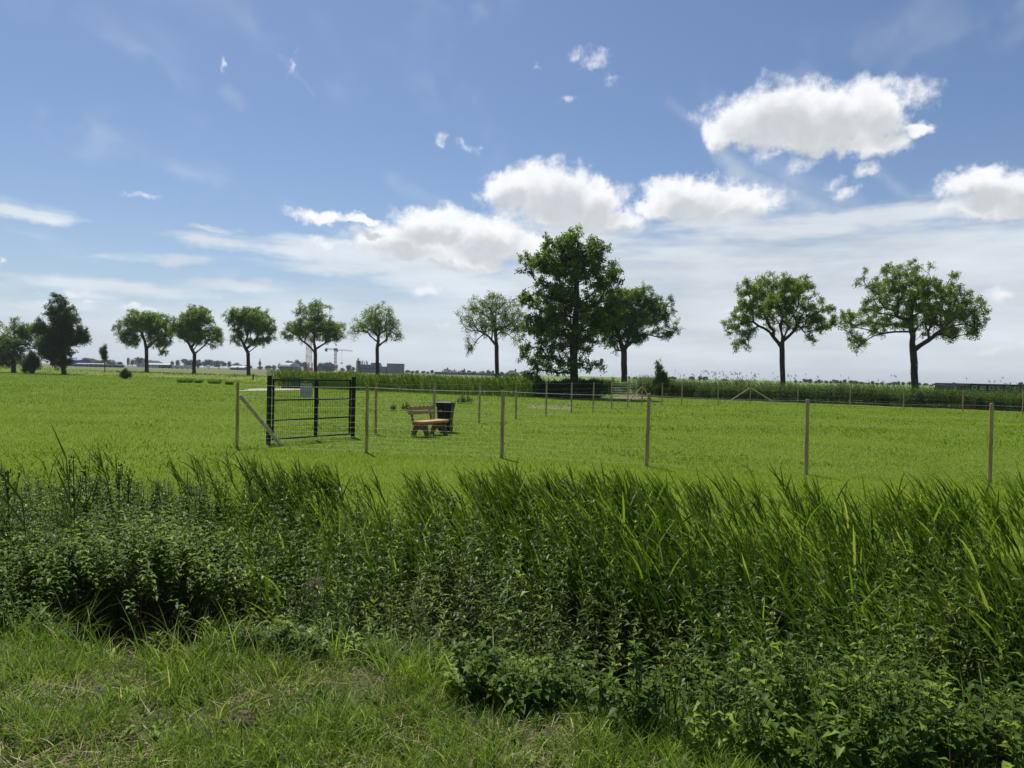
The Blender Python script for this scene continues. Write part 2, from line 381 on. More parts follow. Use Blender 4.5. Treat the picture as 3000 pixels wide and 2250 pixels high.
class MB:
    """boxes, tubes and extruded outlines for manufactured things, one mesh per part"""
    def __init__(s): s.bm = bmesh.new()
    def box(s, c, size, rz=0.0, rx=0.0, ry=0.0, bev=0.0):
        mt = Matrix.Translation(c) @ Matrix.Rotation(rz, 4, 'Z') @ Matrix.Rotation(ry, 4, 'Y') @ Matrix.Rotation(rx, 4, 'X') @ Matrix.Diagonal((*size, 1))
        r = bmesh.ops.create_cube(s.bm, size=1.0, matrix=mt)
        if bev > 0:
            es = list({e for v in r['verts'] for e in v.link_edges})
            bmesh.ops.bevel(s.bm, geom=es, offset=bev, segments=2, affect='EDGES', profile=0.6)
        return s
    def tube(s, a, b, r1, r2=None, n=12, caps=True, bev=0.0):
        a = Vector(a); b = Vector(b); d = b - a; r2 = r1 if r2 is None else r2
        mt = Matrix.Translation((a + b) / 2) @ d.to_track_quat('Z', 'Y').to_matrix().to_4x4()
        bmesh.ops.create_cone(s.bm, cap_ends=caps, segments=n, radius1=r1, radius2=r2, depth=d.length, matrix=mt)
        return s
    def prism(s, pts, y0, y1, mt=Matrix.Identity(4)):
        """outline in local x,z extruded along local y"""
        a = [s.bm.verts.new(mt @ Vector((x, y0, z))) for x, z in pts]
        b = [s.bm.verts.new(mt @ Vector((x, y1, z))) for x, z in pts]
        n = len(pts); s.bm.faces.new(a); s.bm.faces.new(b[::-1])
        for i in range(n): s.bm.faces.new((a[i], b[i], b[(i + 1) % n], a[(i + 1) % n]))
        return s
    def build(s, name, mat, parent=None, smooth=False):
        bmesh.ops.recalc_face_normals(s.bm, faces=s.bm.faces[:])
        me = bpy.data.meshes.new(name); s.bm.to_mesh(me); s.bm.free()
        if smooth: me.polygons.foreach_set('use_smooth', [abs(p.normal.z) < 0.9 or True for p in me.polygons])
        return link_mesh(name, me, mat, parent)

# ------------------------------------------------------------------ ground
def sstep(x, a, b):
    t = np.clip((x - a) / (b - a), 0, 1); return t * t * (3 - 2 * t)
def vnoise(x, y, sc, seed=0):
    """cheap smooth value noise 0..1"""
    x = np.asarray(x, float) * sc + 100.3 + seed * 17.1; y = np.asarray(y, float) * sc + 57.7 + seed * 9.3
    xi = np.floor(x); yi = np.floor(y); fx = x - xi; fy = y - yi
    fx = fx * fx * (3 - 2 * fx); fy = fy * fy * (3 - 2 * fy)
    def hsh(a, b):
        v = np.sin(a * 127.1 + b * 311.7 + seed * 74.7) * 43758.5453; return v - np.floor(v)
    return (hsh(xi, yi) * (1 - fx) + hsh(xi + 1, yi) * fx) * (1 - fy) + (hsh(xi, yi + 1) * (1 - fx) + hsh(xi + 1, yi + 1) * fx) * fy
SL = 0.25
def vcoord(x, y): return y + SL * x + 0.14 * np.sin(x * 1.3 + 1) + 0.08 * np.sin(x * 3.1)
def height(x, y):
    x = np.asarray(x, float); y = np.asarray(y, float)
    v = vcoord(x, y)
    near = np.exp(-np.clip((y - 30) / 30, 0, 9))
    z = 0.05 * (vnoise(x, y, 0.35, 1) - .5) * near
    z = z + 0.02 * (vnoise(x, y, 2.3, 2) - .5) * np.exp(-np.clip((y - 8) / 6, 0, 9))
    hol = np.exp(-(((x + 2.45) / .75) ** 2 + ((y - 5.1) / .55) ** 2))
    bank = sstep(v, 3.9, 5.3) * (1 - sstep(v, 7.4, 8.8)) * 0.95
    z = z - bank - 0.35 * hol
    w = y + 0.66 * x - 90.4
    z = z + 0.45 * sstep(w, -16, -7) - 0.2 * sstep(w, 12, 40)
    return z
def on_ground(px, py, z=0.0):
    d = pix_dir(px, py); s = (z - EYE) / d.z
    return Vector((d.x * s, d.y * s, z))

def axis(dense0, dense1, step, far, grow=1.09):
    a = list(np.arange(dense0, dense1 + 1e-6, step)); s = step
    while a[-1] < far: s *= grow; a.append(a[-1] + s)
    s = step; b = [a[0]]
    return a
xs_p = axis(0, 9, 0.11, 3500); xs = np.array([-q for q in xs_p[:0:-1]] + xs_p)
ys_f = axis(1.0, 10, 0.11, 3500); ys_b = [1.0 - q for q in axis(0, 2, 0.5, 60, 1.2)][:0:-1]
ys = np.array(ys_b + ys_f)
GX, GY = np.meshgrid(xs, ys); GZ = height(GX, GY)
nx, ny = len(xs), len(ys)
idx = np.arange(nx * ny).reshape(ny, nx)
Q = np.stack([idx[:-1, :-1], idx[:-1, 1:], idx[1:, 1:], idx[1:, :-1]], -1).reshape(-1, 4)
sp = Soup(); sp.add(np.stack([GX, GY, GZ], -1).reshape(-1, 3), Q, np.zeros(nx * ny))
def ground_mat():
    mt, g, out = new_mat('ground')
    pos = g.n.new('ShaderNodeNewGeometry').outputs['Position']
    x, y, z = g.sep(pos)
    v = g.math('MULTIPLY_ADD', x, SL, y)
    w = g.math('ADD', g.math('MULTIPLY_ADD', x, 0.66, y), -90.4)
    nf = g.noise(pos, 9.0, 5, 0.7); nm = g.noise(pos, 1.3, 4, 0.6); nl = g.noise(g.vmath('MULTIPLY', pos, (1, 1, 0)), 0.16, 4, 0.6)
    nxl = g.noise(g.vmath('MULTIPLY', pos, (0.4, 1.5, 0)), 0.012, 4, 0.6)
    grass = g.mix(g.smooth(nf, 0.3, 0.75), (0.085, 0.135, 0.007), (0.14, 0.205, 0.012))
    grass = g.mix(g.math('MULTIPLY', g.smooth(nl, 0.4, 0.7), 0.5), grass, (0.14, 0.185, 0.02))
    verge = g.mix(g.smooth(nm, 0.35, 0.7), (0.045, 0.05, 0.02), (0.12, 0.10, 0.06))
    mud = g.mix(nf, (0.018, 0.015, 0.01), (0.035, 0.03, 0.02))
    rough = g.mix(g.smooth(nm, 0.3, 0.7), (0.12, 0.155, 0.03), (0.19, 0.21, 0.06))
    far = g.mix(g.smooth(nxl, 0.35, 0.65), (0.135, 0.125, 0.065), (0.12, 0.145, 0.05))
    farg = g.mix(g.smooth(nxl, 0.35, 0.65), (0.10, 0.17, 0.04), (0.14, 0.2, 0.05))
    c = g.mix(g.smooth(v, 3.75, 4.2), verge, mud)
    c = g.mix(g.smooth(v, 7.8, 8.6), c, grass)
    c = g.mix(g.smooth(w, -24.0, -14.0), c, rough)
    side = g.smooth(g.math('DIVIDE', x, g.math('MAXIMUM', y, 1.0)), -0.25, 0.1)
    c = g.mix(g.smooth(w, 0.0, 25.0), c, g.mix(side, far, farg))
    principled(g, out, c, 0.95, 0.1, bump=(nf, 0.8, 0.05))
    return mt
gr = sp.build('ground', ground_mat(), smooth=True); tag(gr, kind='structure')

# pale gravel crossing where the track meets the far ditch, left of centre
def sheet(name, pts, dz, mat):
    bm = bmesh.new(); vs = []
    n = 24; a, b, c2, d2 = [np.array(p[:2]) for p in pts]
    grid = []
    for i in range(n + 1):
        row = []
        for j in range(7):
            t = i / n; u = j / 6
            q = (a * (1 - t) + b * t) * (1 - u) + (d2 * (1 - t) + c2 * t) * u
            if j in (0, 6): q = q + np.array([0, (vnoise(q[0], q[1], 1.7, 5) - .5) * 0.9])
            row.append(bm.verts.new((q[0], q[1], float(height(q[0], q[1])) + dz)))
        grid.append(row)
    for i in range(n):
        for j in range(6): bm.faces.new((grid[i][j], grid[i + 1][j], grid[i + 1][j + 1], grid[i][j + 1]))
    me = bpy.data.meshes.new(name); bm.to_mesh(me); bm.free()
    return tag(link_mesh(name, me, mat), kind='structure')
M['gravel'] = noisy_mat('pale_gravel', (0.30, 0.26, 0.21), (0.5, 0.45, 0.38), 3.0, 0.95, 0.1, coord='Object')
p0 = on_ground(690, 1147); p1 = on_ground(905, 1143.5); p2 = on_ground(900, 1138); p3 = on_ground(735, 1140)
sheet('gravel_path', (p0, p1, p2, p3), 0.03, M['gravel'])
p0 = on_ground(1770, 1177); p1 = on_ground(1925, 1165); p2 = on_ground(1915, 1158); p3 = on_ground(1800, 1163)
sheet('dirt_track', (p0, p1, p2, p3), 0.015, noisy_mat('bare_earth', (0.16, 0.12, 0.08), (0.26, 0.2, 0.14), 2.0, 0.95, 0.1))
p0 = on_ground(1540, 1197); p1 = on_ground(1680, 1201); p2 = on_ground(1670, 1191); p3 = on_ground(1550, 1188)
sheet('bare_patch', (p0, p1, p2, p3), 0.008, noisy_mat('worn_turf', (0.12, 0.13, 0.05), (0.24, 0.22, 0.13), 2.0, 0.95, 0.1))

# ---- lawn blades of the field
HOLES = []
def strew(n, x0, x1, y0, y1):
    P = np.stack([rng.uniform(x0, x1, n), rng.uniform(y0, y1, n)], 1); return P
sp = Soup()
n = 640000
y = np.exp(rng.uniform(math.log(7.6), math.log(150), n)); x = rng.uniform(-1, 1, n) * (y * .76 + 1.5)
keep = (y + SL * x > 8.2 + rng.uniform(0, .5, n)) & (y + 0.66 * x - 90.4 < -17)
x, y = x[keep], y[keep]; N = len(x)
cl = vnoise(x, y, 0.5, 3) * .45 + vnoise(x, y, 2.1, 4) * .35 + vnoise(x, y, 6.1, 5) * .2; big = vnoise(x * .35, y, 0.16, 8) * .6 + vnoise(x * .5 + y * .2, y, 0.45, 9) * .4
hh = (.05 + .0003 * y) * rng.uniform(.6, 1.5, N) * (.5 + 1.0 * cl)
dry = rng.random(N) < .03 + .12 * sstep(vnoise(x, y, .9, 6), .70, .9)
var = np.where(dry, rng.uniform(.92, 1, N), np.clip(rng.uniform(0, .8, N) + .95 * (big - .5) + .3 * (cl - .5) - .03 + .22 * (vnoise(x * .25 + y * .1, y * 1.3, .8, 19) - .5), 0, .88))
blades(sp, np.stack([x, y, height(x, y) - .005], 1), hh, rng.uniform(.6, 1.3, N) * (.00062 * y + .001), rng.normal(0, .8, N), rng.uniform(0, 6.283, N), rng.uniform(0, .6, N), rng.uniform(.2, 1.0, N), var, 1)
# short coarser tufts and clover patches in the lawn
n = 26000; y = np.exp(rng.uniform(math.log(9), math.log(70), n)); x = rng.uniform(-1, 1, n) * (y * .76 + 1.5)
k = vnoise(x, y, .33, 14) * .6 + vnoise(x, y, 1.4, 15) * .4; keep = (k > .62) & (y + SL * x > 8.8) & (y + 0.66 * x - 90.4 < -18); x, y, k = x[keep], y[keep], k[keep]; N = len(x)
blades(sp, np.stack([x, y, height(x, y) - .005], 1), (.07 + .0006 * y) * rng.uniform(.7, 1.5, N), .0016 * y + .002, rng.normal(0, .8, N), rng.uniform(0, 6.283, N), rng.uniform(0, .7, N), rng.uniform(.2, 1.2, N), np.where(rng.random(N) < .25, .9, rng.uniform(.1, .5, N)), 2)
tag(sp.build('field_grass', M['field']), kind='stuff')

# ------------------------------------------------------------------ trees
def make_tree(name, label, cat, base_px, d, fork_px, lobes, trunk_r, n_cl, per, leaf, mat, seed, group=None, rc=.55, leader=False, depth=.85, z0=None, twig=.013, expo=.45, droop=.15, aspect=.45, barkmat=None):
    rs = np.random.default_rng(seed)
    b = at(base_px[0], base_px[1], d); bz = float(height(b.x, d)) if z0 is None else z0
    base = np.array([b.x, d, bz])
    fk = np.array(at(fork_px[0], fork_px[1], d)); s = d / F
    C = []; Rr = []
    for (lx, ly, rx, ry) in lobes:
        c = np.array(at(lx, ly, d)); ry_ = min(rx, 1.6 * max(rx, ry)) * s * depth
        off = 0 if rx > 60 or len(lobes) < 3 else rs.uniform(-.5, .5) * rx * s
        c[1] += off; C.append(c); Rr.append([rx * s, ry_, ry * s])
    C = np.array(C); Rr = np.array(Rr); vol = np.prod(Rr, 1) ** .8; vol /= vol.sum()
    k = rs.choice(len(C), n_cl, p=vol); u = nrm(rs.normal(0, 1, (n_cl, 3))); r = rs.random(n_cl) ** expo
    cl = C[k] + Rr[k] * u * r[:, None] * .93
    # skeleton
    nodes = [base.copy()]; par = [-1]; pl = [0.0]
    nt = 6
    wob = rs.normal(0, 1, (nt + 1, 2)) * trunk_r * .05
    for i in range(1, nt + 1):
        t = i / nt; p = base * (1 - t) + fk * t; p[:2] += wob[i] * (1 if i < nt else 0); nodes.append(p); par.append(len(nodes) - 2); pl.append(0.0)
    fork_i = len(nodes) - 1
    attach_from = fork_i
    if leader:
        topi = np.argmax(cl[:, 2]); tp = cl[topi]; attach_from = 2
        for i in range(1, 9):
            t = i / 9; p = fk * (1 - t) + (tp * .4 + np.array([fk[0], fk[1], tp[2]]) * .6) * t; p[:2] += rs.normal(0, .12, 2); nodes.append(p); par.append(len(nodes) - 2); pl.append(0.0)
    order = np.argsort(np.linalg.norm(cl - fk, axis=1))
    # a few main limbs first, spread round the fork
    far_first = []
    if not leader:
        ang = np.arctan2(cl[:, 1] - fk[1], cl[:, 0] - fk[0]); dist = np.linalg.norm(cl - fk, axis=1)
        for a in np.linspace(-math.pi, math.pi, 7)[:-1] + rs.uniform(0, 1):
            df = np.abs((ang - a + math.pi) % (2 * math.pi) - math.pi) + .35 * np.abs(dist / dist.max() - .65) + rs.random(n_cl) * .15 + np.clip(.62 - (cl[:, 2] - fk[2]) / dist, 0, 2) * 1.6
            far_first.append(int(np.argmin(df)))
        far_first.append(int(np.argmax(cl[:, 2] - np.abs(cl[:, 0] - fk[0]))))
    seq = far_first + [i for i in order if i not in far_first]
    N_ = np.array(nodes); PLn = np.array(pl)
    nodes_l = list(nodes)
    arr = np.zeros((n_cl * 14 + 60, 3)); arr[:len(nodes)] = N_; cnt = len(nodes); plen = np.zeros(len(arr)); ends = []
    for ci in seq:
        c = cl[ci]
        cand = arr[attach_from:cnt]; dv = c - cand; dist = np.linalg.norm(dv, axis=1)
        low = (dv[:, 2] < .55 * dist) & (np.linalg.norm(cand - fk, axis=1) < 2.6); cost = dist + np.where(low & (not leader), .9 * dist + 1.0, 0) + .32 * plen[attach_from:cnt] + np.where(dv[:, 2] < -.15 * dist, (.6 - .35 * (not leader)) * dist, 0)
        j = int(np.argmin(cost)) + attach_from
        p0 = arr[j].copy(); L = np.linalg.norm(c - p0); m_ = max(1, min(12, int(L / .6)))
        side = rs.normal(0, 1, 3); side[2] = abs(side[2]) * .6 + .5; prev = j
        for i in range(1, m_ + 1):
            t = i / m_; p = p0 * (1 - t) + c * t + side * math.sin(math.pi * t) * L * .06 + rs.normal(0, .03, 3) * L * .3
            arr[cnt] = p; par.append(prev); plen[cnt] = plen[prev] + L / m_; prev = cnt; cnt += 1
        ends.append(prev)
    P = np.array(par); A = arr[:cnt]; rad = np.zeros(cnt)
    for e in ends: rad[e] += twig ** 2.2
    for i in range(cnt - 1, 0, -1):
        rad[P[i]] += rad[i] if rad[i] > 0 else 0
        if rad[i] == 0: rad[i] = twig ** 2.2
    rad = rad ** (1 / 2.2); rad *= trunk_r / rad[1]; rad = np.maximum(rad, .011)
    rad[0] = rad[1] * 1.35
    root = empty(name, base); tag(root, label, cat, group)
    sp_ = Soup(); i = np.arange(1, cnt)
    big = rad[i] > trunk_r * .3
    ra = np.where(P[i] == 0, rad[0], np.minimum(rad[P[i]], rad[i] * 1.35))
    tubes(sp_, A[P[i][big]] - base, A[i[big]] - base, ra[big], rad[i[big]], 10)
    tubes(sp_, A[P[i][~big]] - base, A[i[~big]] - base, ra[~big], rad[i[~big]], 5)
    sp_.build('trunk', barkmat or M['bark'], root, smooth=True)
    # foliage: every cluster sends out twigs that carry the leaves
    sp_ = Soup(); per = int(per * 1.35); leaf *= .84; nt_ = 8; cc = np.repeat(A[ends], nt_, 0); tone = np.repeat(rs.random(len(ends)), nt_)
    td = nrm(rs.normal(0, 1, cc.shape) + np.array([0, 0, .25])); tl = rc * rs.uniform(.5, 1.15, len(cc))
    q = max(2, per // nt_)
    f = rs.random((len(cc), q)) ** .7
    LP = (cc[:, None, :] + td[:, None, :] * (tl[:, None] * f)[..., None] + rs.normal(0, leaf * .5, (len(cc), q, 3))).reshape(-1, 3)
    LP[:, 2] -= (f.reshape(-1) ** 2) * rc * droop
    n_ = len(LP)
    D = nrm(rs.normal(0, 1, (n_, 3)) + np.repeat(td, q, 0) * .9 + np.array([0, 0, -.25])); up = nrm(rs.normal(0, .75, (n_, 3)) + np.array([0, 0, 1.0]))
    var = np.clip(np.repeat(tone, q) * .45 + rs.random(n_) * .55, 0, 1)
    cards(sp_, LP - base, D, leaf * rs.uniform(.7, 1.3, n_), leaf * aspect * rs.uniform(.8, 1.2, n_), var, up)
    sp_.build('crown', mat, root)
    return root

RG = 'roadside trees in a row beyond the field'
make_tree('ash_tree', 'largest round tree, rightmost of the row, its trunk forking low into a V', 'tree', (2683, 1132), 66, (2677, 1050),
          [(2621, 842, 116, 86), (2737, 872, 107, 103), (2836, 923, 64, 73), (2535, 940, 82, 60), (2668, 930, 129, 64), (2531, 1000, 50, 36), (2802, 975, 64, 40), (2756, 1030, 12, 12)],
          .30, 396, 136, .19, M['ash'], 10, RG, rc=0.51)
make_tree('ash_tree', 'round tree second from the right, a straight dark trunk under a wide uneven crown', 'tree', (2295, 1125), 74, (2291, 1018),
          [(2290, 842, 99, 46), (2179, 865, 45, 48), (2290, 902, 146, 74), (2175, 940, 60, 60), (2389, 940, 56, 60), (2168, 1000, 48, 32), (2426, 925, 24, 46), (2389, 990, 34, 18)],
          .26, 348, 136, .20, M['ash'], 11, RG, rc=0.51)
make_tree('ash_tree', 'dense dark tree just right of the tallest tree, bare brown trunk below', 'tree', (1829, 1130), 84, (1828, 1028),
          [(1775, 900, 50, 50), (1780, 965, 50, 40), (1860, 930, 110, 60), (1861, 862, 66, 34), (1911, 900, 73, 54), (1944, 948, 48, 48), (1828, 945, 66, 66), (1795, 1008, 40, 30), (1871, 990, 50, 20), (1811, 889, 53, 48), (1957, 990, 18, 20), (1760, 930, 40, 50)],
          .36, 420, 143, .22, M['poplar'], 12, RG, rc=.65)
make_tree('ash_tree', 'thin yellow-green tree left of the tallest tree, its branches showing through', 'tree', (1457, 1116), 93, (1455, 1030),
          [(1430, 893, 70, 45), (1385, 935, 55, 43), (1480, 930, 66, 58), (1515, 955, 34, 56), (1375, 1005, 20, 34), (1450, 960, 60, 34)],
          .27, 252, 67, .21, M['ash_light'], 13, RG, rc=.7, twig=.016, expo=.4)
make_tree('ash_tree', 'sparse small tree with fine fanned branches, above the grey industrial sheds', 'tree', (1107, 1104), 104, (1105, 1017),
          [(1104, 917, 52, 35), (1073, 954, 48, 35), (1141, 960, 48, 42), (1040, 981, 20, 15), (1170, 990, 22, 15), (1105, 960, 60, 30)],
          .25, 204, 59, .22, M['ash_light'], 14, RG, rc=.75, twig=.017, expo=.38)
make_tree('ash_tree', 'light green tree in front of the red and white crane masts', 'tree', (924, 1106), 112, (924, 1037),
          [(920, 913, 62, 34), (870, 968, 40, 36), (968, 968, 45, 36), (920, 968, 66, 42), (985, 990, 22, 12), (838, 985, 14, 16)],
          .27, 252, 104, .24, M['ash_light'], 15, RG, rc=.75)
make_tree('ash_tree', 'round tree third from the left in the row, left of the light green one', 'tree', (728, 1103), 121, (727, 1034),
          [(744, 940, 58, 42), (781, 968, 34, 34), (699, 929, 38, 29), (699, 983, 32, 32), (760, 1000, 36, 14)],
          .30, 252, 123, .26, M['ash'], 16, RG, rc=0.66)
make_tree('ash_tree', 'second tree from the left in the row, its crown touching both neighbours', 'tree', (568, 1097), 124, (570, 1037),
          [(570, 934, 56, 42), (526, 963, 30, 32), (570, 980, 54, 28), (631, 980, 32, 34), (620, 1010, 16, 12)],
          .30, 276, 123, .26, M['ash'], 17, RG, rc=0.66)
make_tree('ash_tree', 'leftmost flat-bottomed tree of the row, with drooping foliage at its right', 'tree', (430, 1091), 134, (429, 1020),
          [(417, 944, 64, 38), (356, 963, 30, 18), (380, 988, 38, 28), (475, 960, 44, 42), (475, 1000, 36, 24), (476, 1033, 10, 10)],
          .33, 288, 123, .28, M['ash'], 18, RG, rc=0.70)
make_tree('maple_tree', 'tallest tree, broad-leaved and irregular, foliage reaching down to the bushes', 'tree', (1683, 1158), 58, (1681, 1060),
          [(1679, 700, 56, 38), (1688, 738, 100, 46), (1620, 780, 80, 60), (1740, 770, 70, 50), (1600, 712, 28, 34), (1758, 722, 34, 28), (1556, 779, 46, 32), (1666, 779, 100, 64), (1765, 816, 78, 44), (1622, 872, 96, 66), (1745, 890, 90, 82), (1590, 962, 80, 62), (1730, 975, 80, 60), (1795, 890, 50, 60), (1548, 870, 30, 40),
           (1562, 1055, 52, 56), (1640, 1050, 84, 48), (1738, 1066, 42, 26), (1560, 1120, 42, 36), (1655, 940, 100, 90), (1800, 795, 30, 22), (1700, 1010, 60, 40)],
          .33, 720, 78, .20, M['poplar'], 19, None, rc=.42, leader=True, aspect=.62, expo=.45)
make_tree('alder_tree', 'dense dark upright tree with ragged outline standing alone at far left', 'tree', (188, 1097), 117, (185, 1068),
          [(172, 884, 25, 28), (181, 928, 50, 42), (130, 962, 24, 26), (199, 975, 56, 45), (240, 978, 25, 34), (172, 1025, 52, 30), (190, 1058, 36, 20), (150, 990, 40, 40)],
          .38, 312, 143, .30, M['dark_crown'], 20, None, rc=.85, leader=True)
make_tree('willow_tree', 'loose grey-green tree at the left picture edge, left of the dense dark one', 'tree', (40, 1088), 124, (40, 1062),
          [(45, 957, 36, 28), (10, 993, 40, 36), (92, 966, 24, 26), (45, 1020, 50, 40), (-30, 980, 40, 50), (54, 1060, 55, 22), (-10, 1055, 50, 30), (20, 1035, 60, 40), (105, 1005, 36, 44), (75, 990, 40, 34)],
          .35, 252, 104, .30, M['poplar'], 21, None, rc=.85, leader=True)
make_tree('conical_bush', 'dark clipped-looking conical bush between the two trees at far left', 'bush', (98, 1090), 116, (98, 1075),
          [(98, 1066, 22, 26), (98, 1045, 13, 18), (90, 1078, 20, 12)], .08, 96, 143, .24, M['dark_crown'], 22, None, rc=.5)
make_tree('young_tree', 'young staked tree with upswept branches in front of the long low shed at far left', 'tree', (308, 1086), 128, (306, 1060),
          [(306, 1040, 8, 14), (298, 1028, 5, 10), (308, 1020, 4, 12), (306, 1050, 6, 8)], .07, 55, 65, .2, M['dark_crown'], 23, None, rc=.4, leader=True)
make_tree('small_bush', 'small dark bush standing alone at the edge of the mown field on the left', 'bush', (369, 1110), 92, (369, 1104),
          [(369, 1097, 12, 10), (366, 1088, 6, 6), (380, 1097, 6, 6)], .05, 48, 91, .16, M['dark_crown'], 24, None, rc=.3)
make_tree('sapling', 'small dark leafy sapling beside the far end of the metal field gate', 'sapling', (1940, 1150), 64, (1937, 1125),
          [(1934, 1108, 14, 16), (1930, 1080, 7, 14), (1926, 1064, 5, 6), (1945, 1098, 9, 9), (1948, 1122, 14, 14), (1920, 1118, 10, 12)], .05, 84, 78, .17, M['poplar'], 25, None, rc=.3, leader=True)
make_tree('thicket', 'wide dark thicket of bushes around the foot of the tallest tree', 'bush', (1690, 1165), 57, (1690, 1150),
          [(1600, 1140, 52, 26), (1670, 1132, 56, 22), (1735, 1130, 40, 18), (1640, 1152, 60, 16), (1725, 1150, 44, 16), (1570, 1150, 26, 18)], .08, 396, 117, .17, M['dark_crown'], 26, None, rc=.4, expo=.6)
make_tree('grey_bush', 'soft grey-green bush filling the gap behind the metal field gate, right of the thicket', 'bush', (1790, 1165), 70, (1790, 1150),
          [(1780, 1128, 44, 20), (1825, 1135, 24, 18), (1800, 1150, 40, 12)], .06, 144, 104, .16, M['poplar'], 27, None, rc=.4, expo=.6)


# ------------------------------------------------------------------ verge grass at the photographer's feet
def in_hole(x, y, k=1.0):
    """slot kept free of plants along the view line, so the hollow looks dark"""
    return (np.abs(x + .505 * y) < .60 * k * np.sqrt(np.clip(1 - ((y - 5.75) / 1.45) ** 2, 0, 1)))
def verge_grass():
    sp = Soup()
    n = 150000
    y = rng.uniform(2.2, 5.4, n); x = rng.uniform(-1, 1, n) * (y * .75 + .5)
    v = vcoord(x, y)
    keep = (v < 4.05 + 0.15 * rng.normal(0, 1, n)) & ~in_hole(x, y, .9)
    x, y = x[keep], y[keep]; N = len(x)
    c = vnoise(x, y, 3.2, 11); c2 = vnoise(x, y, 9.0, 12)
    keep = rng.random(N) < (0.25 + 1.3 * c * (0.4 + c2)) * (1 - .4 * sstep(vnoise(x, y, 1.9, 21), .65, .85))
    x, y, c, c2 = x[keep], y[keep], c[keep], c2[keep]; N = len(x)
    h = rng.uniform(.04, .135, N) * (.4 + 1.1 * c + .5 * c2)
    dry = rng.random(N) < 0.15 + 0.45 * sstep(vnoise(x, y, 2.2, 13), .66, .85)
    var = np.where(dry, rng.uniform(.84, 1, N), rng.uniform(0, .78, N))
    th0 = np.where(dry, rng.uniform(.6, 1.45, N), rng.uniform(.05, .8, N)); h = np.where(dry, h * .8, h)
    P = np.stack([x, y, height(x, y) - .005], 1)
    blades(sp, P, h, rng.uniform(.0025, .0060, N), rng.uniform(0, 6.283, N), rng.uniform(0, 6.283, N), th0, rng.uniform(.2, 1.6, N), var, 4)
    # taller tufts
    for (tx, ty, k, hh, rr) in TUFTS:
        a = rng.uniform(0, 6.283, k); r = rr * np.sqrt(rng.random(k)); X = tx + r * np.cos(a); Y = ty + r * np.sin(a)
        P = np.stack([X, Y, height(X, Y) - .01], 1)
        ld = a + rng.normal(0, .7, k)
        blades(sp, P, rng.uniform(.5, 1, k) * hh, rng.uniform(.004, .009, k), rng.uniform(0, 6.283, k), ld, rng.uniform(.0, .45, k), rng.uniform(.2, 1.9, k),
               np.where(rng.random(k) < .1, .92, rng.uniform(.1, .78, k)), 5)
    tag(sp.build('verge_grass', M['verge']), kind='stuff')
TUFTS = []
for (px, py, k, h, r) in [(560, 1960, 160, .30, .22), (300, 1850, 90, .26, .15), (1180, 1960, 150, .36, .14), (1260, 1990, 110, .3, .12), (1340, 1900, 140, .42, .2), (980, 1900, 130, .4, .2),
                          (830, 2010, 120, .26, .2), (640, 2080, 130, .22, .2), (2130, 2190, 150, .26, .1), (2190, 2200, 90, .24, .08), (1650, 2020, 120, .32, .15), (1560, 1990, 90, .34, .15),
                          (2480, 2200, 140, .3, .2), (2900, 2180, 140, .34, .2), (1180, 2120, 120, .22, .25), (1420, 2200, 130, .22, .25), (1750, 2220, 110, .2, .2), (60, 2150, 150, .2, .3),
                          (350, 2200, 150, .18, .3), (900, 2200, 150, .2, .3), (1950, 2080, 110, .3, .15), (700, 1900, 90, .3, .2), (420, 2020, 120, .22, .2), (130, 1980, 90, .22, .2), (2700, 2200, 120, .3, .2)]:
    q = on_ground(px, py); TUFTS.append((q.x, q.y, k, h, r))
verge_grass()

sp = Soup()       # dead straw lying on the verge
n = 12000; y = rng.uniform(2.3, 5.0, n); x = rng.uniform(-1, 1, n) * (y * .75 + .4); v = vcoord(x, y)
keep = (v < 4.3) & (rng.random(n) < .14 + sstep(vnoise(x, y, 1.9, 21), .5, .75)); x, y = x[keep], y[keep]; N = len(x)
a = rng.uniform(0, 6.283, N)
blades(sp, np.stack([x, y, height(x, y) + rng.uniform(.002, .04, N)], 1), rng.uniform(.05, .2, N), rng.uniform(.002, .005, N), a + 1.57, a, rng.uniform(1.3, 1.6, N), rng.normal(0, .3, N), rng.random(N), 3)
tag(sp.build('dead_straw', M['straw']), kind='stuff')

